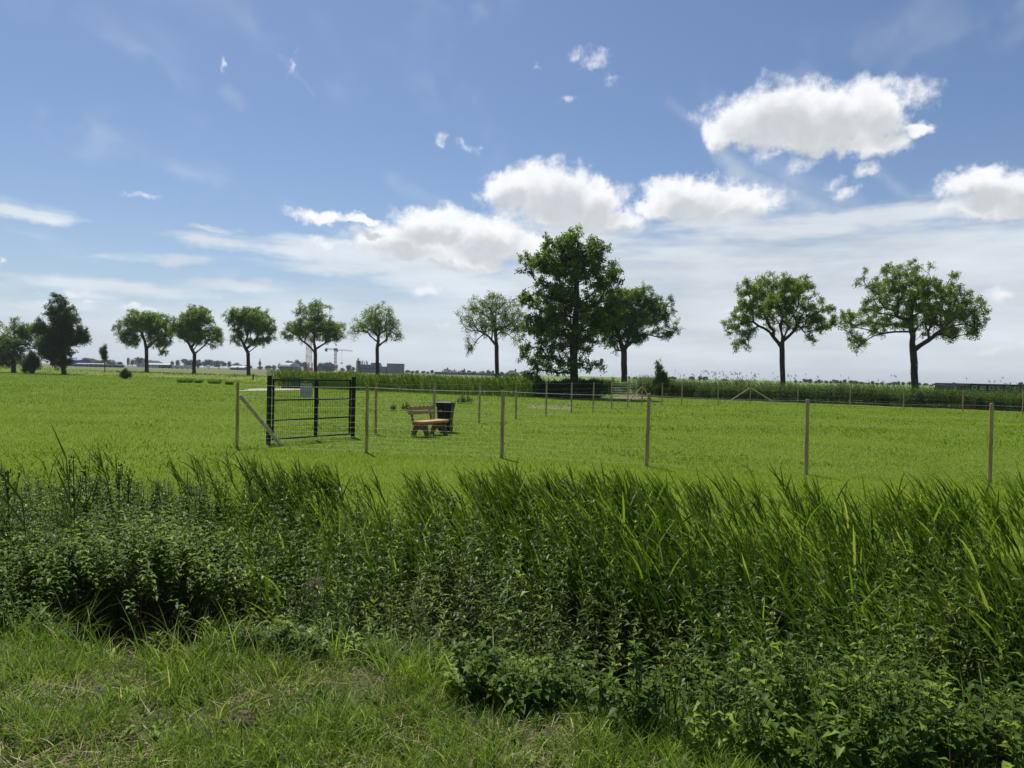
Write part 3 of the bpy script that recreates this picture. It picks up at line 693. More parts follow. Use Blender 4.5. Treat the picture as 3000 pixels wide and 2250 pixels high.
# ------------------------------------------------------------------ reeds in the ditch, blown to the left
def reed_bed(P, H, lean, lf_n, lf_len, lf_w, wind, segs=4, spread=.55, stem_w=.006, sp=None, var0=0.0, t0=.25):
    """P (N,2) bases; every stem carries alternate narrow leaves that stream downwind"""
    N = len(P); sp = sp or Soup()
    B = np.stack([P[:, 0], P[:, 1], height(P[:, 0], P[:, 1])], 1)
    la = wind + rng.normal(0, .35, N); th0 = np.abs(rng.normal(lean * .35, .06, N)); th1 = rng.normal(lean, .12, N)
    var = rng.random(N)
    blades(sp, B, H, stem_w, rng.uniform(-.6, .6, N), la, th0, th1, np.clip(.3 + .3 * var, 0, 1), 4)
    ld = np.stack([np.cos(la), np.sin(la)], 1)
    for j in range(lf_n):
        t = (t0 + (1 - t0) * (j + rng.random(N)) / lf_n).clip(0, .99)
        # point at fraction t along the bent stem
        th = th0 + th1 * t / 2
        X = B + np.concatenate([ld * (np.sin(th) * H * t)[:, None], (np.cos(th) * H * t)[:, None]], 1)
        a = wind + rng.normal(0, spread, N) + (rng.random(N) < .22) * rng.uniform(-2.4, 2.4, N)
        L = lf_len * rng.uniform(.65, 1.2, N) * (1.0 - .35 * np.abs(t - .65))
        vv = np.clip(var * .5 + rng.uniform(0, .45, N) + var0, 0, .97); vv = np.where(rng.random(N) < .02, 1.0, vv)
        blades(sp, X, L, lf_w * rng.uniform(.7, 1.25, N), rng.uniform(-.9, .9, N) + a * 0 + rng.choice([0, 1.57], N, p=[.7, .3]), a, rng.uniform(.15, .75, N), rng.uniform(.1, .75, N) + (rng.random(N) < .15) * .9, vv, segs)
    return sp
WIND = math.pi - .1
n = 6200
x = rng.uniform(-8.5, 9.0, n); v = rng.uniform(5.8, 8.7, n); y = v - SL * x
dens = np.where(x < -4.3, .10, np.where(x < -2.9, .55, 1.0)) * sstep(v, 5.8, 7.0)
dens *= .08 + 1.15 * sstep(vnoise(x, y, .9, 31) * .55 + vnoise(x, y, 2.4, 32) * .45, .34, .66)
# a bay of broad-leaved plants pushes the reeds back in the middle
bay = np.exp(-(((x + .1) / 1.1) ** 2)) * sstep(-v, -8.0, -6.6) + .6 * np.exp(-(((x + 1.6) / .7) ** 2)) * sstep(-v, -7.6, -6.4)
keep = rng.random(n) < dens * (1 - .95 * bay) * .8
x, y, v = x[keep], y[keep], v[keep]; N = len(x)
gz = height(x, y)
top = .42 + .05 * x + .32 * (vnoise(x, y, 1.1, 33) - .5) - .10 * np.clip(8.0 - v, 0, 2)
H = np.clip((top - gz) * rng.uniform(.68, 1.12, N), .5, 2.3)
tag(reed_bed(np.stack([x, y], 1), H, .46, 11, .36, .0165, WIND, 4, t0=.36).build('reeds', M['reed']), kind='stuff')
# a few reeds stand out in front among the herbs on the right
P = []
for (px, py, k, r) in [(2650, 1850, 26, .35), (2050, 1700, 14, .3), (2900, 1700, 40, .5), (2980, 1850, 26, .3), (2480, 1760, 16, .3), (1000, 1640, 26, .4), (2250, 1950, 8, .15), (2350, 1650, 18, .3), (2750, 1650, 24, .4), (1250, 1600, 14, .3)]:
    q = on_ground(px, py + 90, -.35); P.append(np.stack([q.x + rng.normal(0, r, k), q.y + rng.normal(0, r, k)], 1))
P = np.concatenate(P); gz = height(P[:, 0], P[:, 1])
tag(reed_bed(P, np.clip(.25 - gz, .5, 1.5) * rng.uniform(.7, 1.1, len(P)), .3, 9, .38, .022, WIND, 4, var0=.15).build('bank_reeds', M['reed']), kind='stuff')

# ------------------------------------------------------------------ leafy herbs of the near bank
def herbs(P, H, nl, L, W, sp, st, lean=.2, whorl=2, up=(.15, .9), droop=.25, tipkeep=.45, dirv=None, t0=.12):
    N = len(P); B = np.stack([P[:, 0], P[:, 1], height(P[:, 0], P[:, 1]) - .01], 1)
    la = rng.uniform(0, 6.283, N) if dirv is None else dirv + rng.normal(0, .6, N)
    th = np.abs(rng.normal(0, lean, N)); ld = np.stack([np.cos(la) * np.sin(th), np.sin(la) * np.sin(th), np.cos(th)], 1)
    H = np.broadcast_to(H, (N,))
    bend = np.stack([np.cos(la), np.sin(la), np.zeros(N)], 1) * (.12 * H * rng.random(N))[:, None]
    pt = lambda t: B + ld * (H * t)[:, None] + bend * (t * t)[:, None]
    ts = np.linspace(0, 1, 4); var = rng.random(N)
    for a_, b_ in zip(ts[:-1], ts[1:]):
        A_ = pt(np.full(N, a_)); B_ = pt(np.full(N, b_)); tubes(st, A_, B_, .0045 * (1.15 - a_), .0045 * (1.15 - b_), 3, var)
    ph = rng.uniform(0, 6.283, N)
    for j in range(nl):
        t = np.clip(t0 + (1 - t0) * (j + rng.uniform(0, .6, N)) / nl, 0, 1)
        base = pt(t)
        for q in range(whorl):
            a = ph + j * 1.57 * (1 if whorl == 2 else 1.37) + q * 2 * math.pi / whorl + rng.normal(0, .3, N)
            e = rng.uniform(up[0], up[1], N)
            D = np.stack([np.cos(a) * np.cos(e), np.sin(a) * np.cos(e), np.sin(e)], 1)
            sz = (tipkeep + (1 - tipkeep) * np.sin(math.pi * np.clip(t * .95 + .05, 0, 1))) * rng.uniform(.7, 1.2, N)
            vv = np.clip(var * .45 + rng.uniform(0, .45, N) + .12 * t, 0, .97)
            leaves(sp, base, D, L * sz, W * sz, vv, droop, .22)
sp = Soup(); st = Soup()
# main herb belt (narrow leaves, upright stems)
n = 4600; x = rng.uniform(-7.5, 7.5, n); v = rng.uniform(3.95, 7.3, n); y = v - SL * x
bayv = np.exp(-(((x + .1) / 1.3) ** 2))
d = np.where(v < 6.0, 1.0, np.clip(.40 + bayv, 0, 1)); d = np.where(x < -3.6, .9, d)
keep = (rng.random(n) < d * (.12 + 1.1 * sstep(vnoise(x, y, 1.7, 44) * .65 + vnoise(x, y, 4.1, 45) * .35, .43, .62))) & ~in_hole(x, y - .25, 1.45) & (x > -6.6 - .0 * x)
x, y, v, bayv = x[keep], y[keep], v[keep], bayv[keep]; gz = height(x, y); N = len(x)
front = sstep(v, 3.9, 5.6)
top = .02 + .50 * front + .045 * x * (x > 0) + .34 * (vnoise(x, y, 1.3, 41) - .5) + .25 * bayv * sstep(v, 5.2, 6.6)
H = np.clip((top - gz) * rng.uniform(.5, 1.12, N) * np.where(rng.random(N) < .14, 1.24, 1.0), .18, 1.7)
sel = rng.random(N) < .72
herbs(np.stack([x, y], 1)[sel], H[sel], 13, .094, .021, sp, st, .16, 3, (.1, 1.0), .18, t0=.36)
herbs(np.stack([x, y], 1)[~sel], H[~sel] * .97, 8, .125, .042, sp, st, .22, 2, (.1, .8), .3, t0=.35)
# herbs at the left where the reeds are thin, up to the field edge
n = 1700; x = rng.uniform(-9.5, -2.6, n); v = rng.uniform(5.0, 8.6, n); y = v - SL * x; keep = ~in_hole(x, y - .25, 1.45) & (rng.random(n) < np.where(x > -3.7, .45, 1))
x, y = x[keep], y[keep]; gz = height(x, y)
top = .28 + .05 * (x + 6) + .40 * (vnoise(x, y, 1.1, 43) - .45)
herbs(np.stack([x, y], 1), np.clip((top - gz) * rng.uniform(.7, 1.1, len(x)), .2, 1.5), 15, .09, .022, sp, st, .16, 3, (.1, 1.0), .18)
tag(sp.build('bank_herbs', M['herb']), kind='stuff'); tag(st.build('bank_herb_stems', M['stem']), kind='stuff')

# ------------------------------------------------------------------ nettles
sp = Soup(); st = Soup()
def patch(poly_px, n, z):
    pts = [on_ground(a, b, z) for a, b in poly_px]
    X = np.array([[p.x, p.y] for p in pts]); lo = X.min(0); hi = X.max(0); out = []
    while len(out) < n:
        q = rng.uniform(lo, hi); c = False; j = len(X) - 1
        for i in range(len(X)):
            if (X[i, 1] > q[1]) != (X[j, 1] > q[1]) and q[0] < (X[j, 0] - X[i, 0]) * (q[1] - X[i, 1]) / (X[j, 1] - X[i, 1]) + X[i, 0]: c = not c
            j = i
        if c: out.append(q)
    return np.array(out)
def sparse_edge(P, k, lo=.35):
    """thin a patch with noise so that it breaks up towards its edge"""
    return P[rng.random(len(P)) < lo + (1 - lo) * sstep(vnoise(P[:, 0], P[:, 1], k, 47), .3, .65)]
def nettle(P, lo, hi):
    h = rng.uniform(lo, hi, len(P)) * (.6 + .8 * vnoise(P[:, 0], P[:, 1], 2.2, 48)); a = rng.random(len(P)) < .6
    herbs(P[a], h[a], 6, .09, .044, sp, st, .25, 2, (-.1, .7), .3, .6)
    herbs(P[~a], h[~a] * 1.15, 8, .055, .022, sp, st, .25, 2, (0, .9), .25, .6)
nettle(sparse_edge(patch([(1680, 2150), (1950, 2060), (2250, 2030), (3100, 1950), (3100, 2330), (2450, 2330), (2100, 2240)], 720, 0), 1.8), .16, .42)
nettle(sparse_edge(patch([(1300, 2030), (1500, 1980), (1900, 2040), (1800, 2120), (1350, 2090)], 150, 0), 2.5), .14, .34)
nettle(sparse_edge(patch([(-150, 1870), (-150, 1680), (230, 1690), (240, 1740), (160, 1820)], 330, 0), 2.0, .5), .15, .36)
P_ = patch([(-100, 1960), (1200, 2060), (2000, 2150), (2100, 2330), (-100, 2330)], 130, 0)
herbs(P_, rng.uniform(.03, .09, len(P_)), 4, .06, .024, sp, st, .3, 3, (0, .7), .3, t0=.1)
nettle(sparse_edge(patch([(640, 1900), (700, 1800), (1050, 1790), (1150, 1880), (850, 1930)], 150, 0), 2.5), .12, .30)
# the mound that arches over the dark hollow
n = 420; y = rng.uniform(6.1, 7.2, n); x = -.505 * y + rng.uniform(-1.05, 1.05, n); gz = height(x, y); u = (x + .505 * y) / 1.05
top = .40 - .30 * u * u + .12 * (vnoise(x, y, 2.0, 49) - .5)
herbs(np.stack([x, y], 1), np.clip(top - gz, .4, 1.6) * rng.uniform(.86, 1.05, n), 9, .085, .038, sp, st, .26, 2, (-.15, .6), .35, .8, dirv=-math.pi / 2, t0=.70)
n = 240; y = rng.uniform(5.7, 7.6, n); x = -.55 * y + rng.uniform(-2.2, 1.9, n); keep = ~in_hole(x, y, 1.1); x, y = x[keep], y[keep]; gz = height(x, y)
herbs(np.stack([x, y], 1), np.clip(.42 + .3 * (vnoise(x, y, 1.5, 50) - .5) - gz, .4, 1.6) * rng.uniform(.8, 1.12, len(x)), 16, .06, .014, sp, st, .16, 3, (.2, 1.1), .12, t0=.4)
n = 46; x = rng.uniform(-4.6, 3.8, n); y = rng.uniform(4.2, 5.2, n) - SL * x; keep = ~in_hole(x, y, 1.3); x, y = x[keep], y[keep]
herbs(np.stack([x, y], 1), rng.uniform(.12, .3, len(x)), 5, .21, .075, sp, st, .2, 2, (.3, 1.2), .35, t0=.05)
tag(sp.build('nettles', M['nettle']), kind='stuff'); tag(st.build('nettle_stems', M['stem']), kind='stuff')

# grass mixed through the lower bank
sp = Soup(); n = 26000; x = rng.uniform(-5.5, 5.5, n); v = rng.uniform(3.7, 5.6, n); y = v - SL * x
keep = (rng.random(n) < sstep(vnoise(x, y, 1.6, 51), .3, .7) * (1 - .8 * sstep(v, 4.2, 5.2))) & ~in_hole(x, y, 1.15); x, y = x[keep], y[keep]; N = len(x)
blades(sp, np.stack([x, y, height(x, y) - .01], 1), rng.uniform(.14, .5, N), rng.uniform(.003, .008, N), rng.uniform(0, 6.283, N), rng.uniform(0, 6.283, N), rng.uniform(0, .4, N), rng.uniform(.3, 1.9, N), np.where(rng.random(N) < .05, .9, rng.uniform(0, .75, N)), 5)
tag(sp.build('bank_grass', M['verge']), kind='stuff')

# ------------------------------------------------------------------ countable plants that stand out
def thistle(name, px, py, d, z_top, label, seed, width=.22, cat='thistle'):
    rs = np.random.default_rng(seed)
    q = at(px, py, d); x, y = q.x, q.y; z0 = float(height(x, y))
    root = empty(name, (x, y, z0)); tag(root, label, cat)
    H = z_top - z0 - .06; st = Soup(); lf = Soup(); bd = Soup()
    main = [np.array([.02 * math.sin(3 * t) , 0, H * t]) for t in np.linspace(0, 1, 9)]
    for a_, b_ in zip(main[:-1], main[1:]): tubes(st, [a_], [b_], .006, .005, 6)
    tips = [main[-1]]
    for k in range(5):
        t = rs.uniform(.45, .95); b = np.array([0, 0, H * t]); a = rs.uniform(0, 6.283); L = rs.uniform(.4, .9) * (1 - t) * H + .06
        e = b + np.array([math.cos(a) * .35, math.sin(a) * .35, .95]) * L
        m_ = (b + e) / 2 + np.array([math.cos(a), math.sin(a), 0]) * .03
        tubes(st, [b, m_], [m_, e], [.006, .005], [.005, .0035], 5); tips.append(e)
        for s_ in range(5):
            f = rs.random(); pp = b * (1 - f) + e * f; a2 = rs.uniform(0, 6.283)
            leaves(lf, pp[None], np.array([[math.cos(a2) * .7, math.sin(a2) * .7, .7]]), np.array([.08]), np.array([.02]), rs.random(1), .15)
    n = 150; t = rs.uniform(.08, .98, n); a = rs.uniform(0, 6.283, n); e = rs.uniform(.2, 1.0, n)
    P = np.stack([0 * t, 0 * t, H * t], 1); D = np.stack([np.cos(a) * np.cos(e), np.sin(a) * np.cos(e), np.sin(e)], 1)
    leaves(lf, P, D, rs.uniform(.6, 1.1, n) * .13 * (1.2 - .5 * t), .028, rs.random(n), .2)
    T = np.array(tips)
    for k in range(3):
        o = rs.normal(0, .012, T.shape); tubes(bd, T + o, T + o + np.array([0, 0, .022]), .004, .0065, 6); tubes(bd, T + o + np.array([0, 0, .022]), T + o + np.array([0, 0, .030]), .0065, .003, 6)
    st.v += bd.v; st.f += [f + st.n for f in bd.f]; st.a += bd.a
    st.build('stem', M['stem'], root); lf.build('leaves', M['herb'], root)
    return root
thistle('thistle_plant', 212, 1500, 7.6, at(232, 1330, 7.6).z, 'tallest thistle of the left bank, many upright branches', 1)
thistle('thistle_plant', 248, 1500, 7.8, at(258, 1352, 7.8).z, 'slim thistle just right of the tallest one on the left bank', 2)
thistle('thistle_plant', 345, 1500, 7.7, at(350, 1350, 7.7).z, 'thistle with dark bud clusters, left of the two standing nearest the reeds', 3)
thistle('thistle_plant', 372, 1520, 7.9, at(385, 1362, 7.9).z, 'thistle nearest the reeds on the left bank, its buds leaning right', 4)
thistle('thistle_plant', 20, 1540, 7.4, at(85, 1362, 7.4).z, 'leftmost and lowest thistle of the left bank, close to the picture edge', 5)

def single_reed(px, py, d, ztop, wind, label, seed, k=6, L=.42):
    rs = np.random.default_rng(seed); q = at(px, py, d); z0 = float(height(q.x, q.y)); H = ztop - z0
    root = empty('reed_plant', (q.x, q.y, z0)); tag(root, label, 'reed')
    st = Soup(); lf = Soup()
    pts = [np.array([math.cos(wind) * .06 * t * t * H, 0, H * t]) for t in np.linspace(0, 1, 8)]
    tubes(st, pts[:-1], pts[1:], .006, .005, 6)
    for j in range(k):
        t = .35 + .65 * j / (k - 1); P = np.array([[math.cos(wind) * .06 * t * t * H, 0, H * t]])
        blades(lf, P, np.array([L * rs.uniform(.8, 1.1)]), .026, rs.uniform(-.4, .4), wind + rs.normal(0, .3), rs.uniform(.25, .8), rs.uniform(.05, .3), np.array([rs.uniform(0, .4)]), 6)
    st.build('stem', M['stem'], root); lf.build('leaves', M['reed'], root)
single_reed(222, 1500, 7.2, at(212, 1345, 7.2).z, WIND, 'tall single reed whose two long leaves point up left above the thistles', 8)
single_reed(90, 1640, 6.6, at(60, 1470, 6.6).z, WIND, 'bare bent reed leaning out of the left edge of the bank', 9, 5, .5)
single_reed(2050, 1700, 5.2, at(2060, 1560, 5.2).z, WIND + .2, 'broad-leaved reed standing before the dark gap right of the middle', 10, 5, .34)

def dry_clump(px, py, z, label):
    q = on_ground(px, py, z); root = empty('dry_flower_head', q); tag(root, label, 'seed head')
    sp = Soup(); n = 160; a = rng.uniform(0, 6.283, n)
    P = rng.normal(0, .018, (n, 3)); blades(sp, P, rng.uniform(.04, .10, n), .005, a, rng.normal(2.6, .7, n), rng.uniform(.4, 1.2, n), rng.uniform(.2, 1.3, n), rng.random(n), 3)
    sp.build('plume', M['plume'], root)
    st = Soup(); z0 = float(height(q.x, q.y)) - z; tubes(st, [[.03, .02, z0], [.02, .01, z0 / 2]], [[.02, .01, z0 / 2], [0, 0, 0]], .004, .003, 5); st.build('stem', M['straw'], root)
dry_clump(2780, 1800, .02, 'pale withered seed head hanging among the herbs near the right edge')
dry_clump(930, 1720, .05, 'small withered grass plume above the left-centre herbs')

def molehill(px, py, r, label):
    q = on_ground(px, py, -.0); z0 = float(height(q.x, q.y))
    bm = bmesh.new(); bmesh.ops.create_icosphere(bm, subdivisions=4, radius=1)
    for v_ in bm.verts:
        k = 1 + .35 * (float(vnoise(v_.co.x * 3 + v_.co.z * 2, v_.co.y * 3 + v_.co.z, 1.6, 61)) - .5) + .18 * (float(vnoise(v_.co.x * 9 + v_.co.z * 5, v_.co.y * 9, 1.6, 62)) - .5)
        v_.co = Vector((v_.co.x * r * 1.2 * k, v_.co.y * r * k, v_.co.z * r * .75 * k))
    me = bpy.data.meshes.new('molehill'); bm.to_mesh(me); bm.free()
    o = link_mesh('molehill', me, M['soil'], None, (q.x, q.y, z0 + .01)); tag(o, label, 'molehill')
molehill(705, 2125, .075, 'small mound of dark crumbly earth in the verge grass at lower left')
# ---- tall growth on the far side of the field: reed belt and hedge, rough grass before the trees
def belt(points, width, n):
    P = np.array(points, float); seg = np.linalg.norm(np.diff(P, axis=0), axis=1); cum = np.r_[0, np.cumsum(seg)]
    s = rng.uniform(0, cum[-1], n); i = np.clip(np.searchsorted(cum, s) - 1, 0, len(seg) - 1); t = (s - cum[i]) / seg[i]
    p = P[i] * (1 - t)[:, None] + P[i + 1] * t[:, None]; dr = (P[i + 1] - P[i]) / seg[i][:, None]; nn = np.stack([-dr[:, 1], dr[:, 0]], 1)
    nn *= np.sign(nn[:, 1:2])
    return p + nn * rng.uniform(0, width, n)[:, None], s
def far_reeds(name, pts, width, n, H, mat, lw=.035, ll=.5, k=6, var0=0.0):
    P, s = belt(pts, width, n); h = H * (.72 + .5 * vnoise(s, s * 0, .45, 70)) * rng.uniform(.8, 1.08, n)
    return tag(reed_bed(P, h, .22, k, ll, lw, WIND, 2, .9, .02, var0=var0).build(name, mat), kind='stuff')

far_reeds('far_reeds', [(-25, 73), (-14.5, 63), (-7, 58.5), (1.5, 54.2)], 4.5, 4200, 1.5, M['reed'], var0=.05)
# hedge of tall weeds on the right, dark below
P, s = belt([(10.8, 66), (17.5, 61), (26.7, 55.5), (34.5, 49.8), (46, 42)], 3.2, 3600)
sp = Soup(); st = Soup()
N = len(P); h = (1.25 + .5 * vnoise(s, s * 0, .35, 71)) * rng.uniform(.75, 1.08, N)
herbs(P, h, 9, .26, .09, sp, st, .14, 2, (.0, 1.0), .2)
tag(sp.build('weed_hedge', M['dark_crown']), kind='stuff'); tag(st.build('weed_hedge_stems', M['stem']), kind='stuff')
far_reeds('hedge_reeds', [(10.8, 67), (17.5, 62), (26.7, 56.5), (34.5, 50.8), (46, 43)], 4.0, 2600, 1.5, M['reed'], var0=-.1)
# last year's stalks that stand above the hedge against the sky
P, s = belt([(15, 66), (19, 62.5), (26.7, 57), (34.5, 52), (44, 46)], 2.5, 330)
B = np.stack([P[:, 0], P[:, 1], height(P[:, 0], P[:, 1])], 1); dens = rng.random(len(P)) < np.where(s < 8, .9, .12 + .3 * (vnoise(s, s * 0, .4, 72) > .5)); B = B[dens]; N = len(B)
sp = Soup(); hh = rng.uniform(1.7, 2.55, N); la = rng.normal(math.pi, .6, N)
blades(sp, B, hh, .014, 0.0, la, np.abs(rng.normal(0, .06, N)), rng.uniform(.05, .3, N), rng.random(N), 4)
T = B + np.stack([np.cos(la) * hh * .12, np.sin(la) * hh * .12, hh * .93], 1)
for k in range(5): blades(sp, T + rng.normal(0, .03, T.shape), rng.uniform(.1, .26, N), .035, rng.uniform(0, 3, N), la + rng.normal(0, .5, N), rng.uniform(.1, .6, N), rng.uniform(.2, .8, N), rng.random(N), 2)
tag(sp.build('dry_stalks', M['plume']), kind='stuff')
# rough grass between the mown field and the tree line
def rough_grass():
    sp = Soup(); n = 110000
    y = np.sqrt(rng.uniform(45 ** 2, 190 ** 2, n)); x = rng.uniform(-1, 1, n) * y * .78
    w = y + .66 * x - 90.4
    left = x < 2
    lo = np.where(left, np.clip(-18 - (x + 97) * .16, -36, -17), -16)
    keep = (w > lo + 2 * (vnoise(x, y, .15, 80) - .5)) & (w < np.where(x < -12, 4, 16)) & (rng.random(n) < np.where(w < 2, 1, .4))
    x, y, w, lo = x[keep], y[keep], w[keep], lo[keep]; N = len(x); c = vnoise(x, y, .3, 81)
    h = rng.uniform(.18, .5, N) * (.4 + 1.1 * c) * np.where(x < -25, .75, 1.0)
    dry = rng.random(N) < .10 + .2 * sstep(w, -2, 8)
    var = np.where(dry, rng.uniform(.82, .97, N), rng.uniform(0.2, .8, N))
    blades(sp, np.stack([x, y, height(x, y) - .02], 1), h, .03 + .0006 * y, rng.normal(0, .7, N), rng.uniform(0, 6.283, N), rng.uniform(0, .35, N), rng.uniform(.1, .7, N), var, 2)
    tag(sp.build('rough_grass', M['verge']), kind='stuff')
rough_grass()
# dark tussocks along the field edge
def tussock(px, py, z, r, h, label, mat='verge'):
    q = on_ground(px, py, 0); rs = rng
    root = empty('grass_tussock', (q.x, q.y, float(height(q.x, q.y)))); tag(root, label, 'tussock')
    sp = Soup(); n = 420; a = rs.uniform(0, 6.283, n); rr = r * np.sqrt(rs.random(n)); P = np.stack([rr * np.cos(a), rr * np.sin(a) * .7, -.02 + 0 * a], 1)
    blades(sp, P, h * rs.uniform(.6, 1.1, n), .012 + .0006 * q.y, rs.normal(0, .6, n), a, rs.uniform(0, .5, n), rs.uniform(.1, .8, n), rs.uniform(0, .5, n), 3)
    sp.build('blades', M[mat], root)
tussock(542, 1121, 0, .8, .6, 'widest rough grass tussock at the field edge, left of the corner post')
tussock(582, 1122, 0, .4, .45, 'small tussock just right of the widest one at the field edge')
tussock(628, 1124, 0, .6, .55, 'rough grass tussock at the field edge, third from the left')
tussock(672, 1127, 0, .35, .45, 'narrow tussock at the field edge nearest the corner post')
def weed(px, py, r, h, n, label):
    q = on_ground(px, py, 0); root = empty('weed_clump', (q.x, q.y, float(height(q.x, q.y)))); tag(root, label, 'weed')
    lf = Soup(); st = Soup(); a = rng.uniform(0, 6.283, n); rr = r * np.sqrt(rng.random(n)); P = np.stack([rr * np.cos(a) + q.x, rr * np.sin(a) * .8 + q.y], 1)
    herbs(P, rng.uniform(.35, 1.0, n) * h, 7, .13, .05, lf, st, .2, 3, (.2, 1.1), .15)
    tubes(st, np.repeat(np.array([[q.x, q.y, -.12]]), n, 0), np.concatenate([P, np.full((n, 1), -.01)], 1), .01, .006, 3)
    o_ = np.array([[q.x, q.y, float(height(q.x, q.y))]], dtype=np.float32)
    lf.v = [v - o_ for v in lf.v]; st.v = [v - o_ for v in st.v]
    lf.build('leaves', M['dark_crown'], root); st.build('stem', M['stem'], root)
weed(1156, 1204, .22, .35, 10, 'faint low weed clump in the mown grass, above the bench, the left one')
weed(1188, 1203, .18, .42, 12, 'small dark weed clump in the mown grass, just above the bench back')
weed(1362, 1183, .5, .72, 34, 'dark spiky weed clump behind the wheelie bin')

# ------------------------------------------------------------------ wire fences
POST_H = 1.43
def post_mb(h=POST_H, r=.036):
    m = MB(); m.tube((0, 0, -.3), (0, 0, h - .012), r * 1.04, r * .97, 14); m.tube((0, 0, h - .012), (0, 0, h), r * .97, r * .82, 14); return m
post_me = None
def fence(label, pts, lean=None, wires=(0.06, .15, .24, .33, .42, .53, .65, .79, .95, 1.14), wr=.0017, top_r=.003, top_h=1.385, vert=.16, braces=()):
    global post_me
    c = Vector((pts[0][0], pts[0][1], float(height(*pts[0]))))
    root = empty('wire_fence', c); tag(root, label, 'fence')
    P3 = []
    for i, (x, y) in enumerate(pts):
        z = float(height(x, y)); P3.append(np.array([x, y, z]))
        if post_me is None: o = post_mb().build('post', M['post_wood'], root, smooth=False); post_me = o.data
        else: o = link_mesh('post', post_me, None, root)
        o.location = Vector((x, y, z)) - c; o.rotation_euler = (random.gauss(0, .010), random.gauss(0, .010), random.uniform(0, 6)); o.scale = (random.uniform(.92, 1.08),) * 2 + (random.uniform(.985, 1.01),)
    for (i, dx, dy) in braces:
        b = P3[i]; m = MB(); z1 = float(height(b[0] + dx, b[1] + dy)); L = math.hypot(dx, dy)
        a_ = Vector((b[0] + dx * .03 / L * 1.3, b[1] + dy * .03 / L * 1.3, b[2] + 1.15)) - c; e_ = Vector((b[0] + dx, b[1] + dy, z1 - .03)) - c
        m.tube(a_, e_, .043 if len(braces) == 1 else .034, .043 if len(braces) == 1 else .034, 12); m.build('brace', M['cut_wood'], root)
    for a, b in zip(P3[:-1], P3[1:]):
        dr = nrm((b - a)[None])[0]; nn = np.array([dr[1], -dr[0], 0]); nn = nn * (1 if nn[1] < 0 else -1) * .038
        sp = Soup(); n = 9; T = np.linspace(0, 1, n)
        rngw = np.random.default_rng(int(abs(a[0] * 100)) + 3)
        sag = -.022 * (1 - (2 * T - 1) ** 2); pts3 = a[None] * (1 - T[:, None]) + b[None] * T[:, None] + nn; pts3[:, 2] += top_h + sag
        o_ = np.array(c); tubes(sp, pts3[:-1] - o_, pts3[1:] - o_, top_r, top_r, 5)
        sp.build('top_wire', M['wire'], root)
        sp = Soup()
        for h_ in wires:
            q = a[None] * (1 - T[:, None]) + b[None] * T[:, None] + nn; q[:, 2] += h_ * 1.0 + sag * .6 + rngw.normal(0, .005, n) - .004
            tubes(sp, q[:-1] - o_, q[1:] - o_, wr, wr, 4)
        L = np.linalg.norm(b - a); k = int(L / vert); t = (np.arange(k) + .5) / k
        A_ = a[None] * (1 - t[:, None]) + b[None] * t[:, None] + nn; B_ = A_.copy(); A_[:, 2] += wires[0]; B_[:, 2] += wires[-1]; B_ += rngw.normal(0, .006, B_.shape)
        tubes(sp, A_ - o_, B_ - o_, wr * .5, wr * .5, 3)
        sp.build('wire_mesh', M['wire'], root)
    return root
front = [(-6.0, 15.7), (-3.05, 15.15), (-.18, 14.85), (2.68, 14.06), (5.54, 13.4), (8.58, 12.8), (11.5, 12.1)]
fence('nearest wire fence with tall wooden posts, in front of the bench', front, braces=[(0, .86, .48)])
side = [(-3.74 + 1.305 * k, 19.8 + 2.69 * k) for k in range(10)]
fence('wire fence running away behind the bench towards the far corner', side, braces=[(9, -1.05, .1), (9, 1.0, .7)], wr=.0018, top_r=.0034)
f3 = [side[-1], (11.1, 46.8), (14.1, 49), (17.3, 52)]
f4 = [(20.2, 50.6), (23.2, 49.1), (26.1, 47.7), (29.1, 46.2), (31.95, 44.8), (34.9, 43.4)]
fence('farthest wire fence along the weed hedge, with a two-legged brace at its bend', [(8.0 + 1.5, 44.0 + 1.3)] + f3[1:] + f4, braces=[(3, -1.75, .15), (3, 1.9, -.55)], wr=.0022, top_r=.0045, vert=.9, wires=(.1, .3, .5, .75, 1.05))

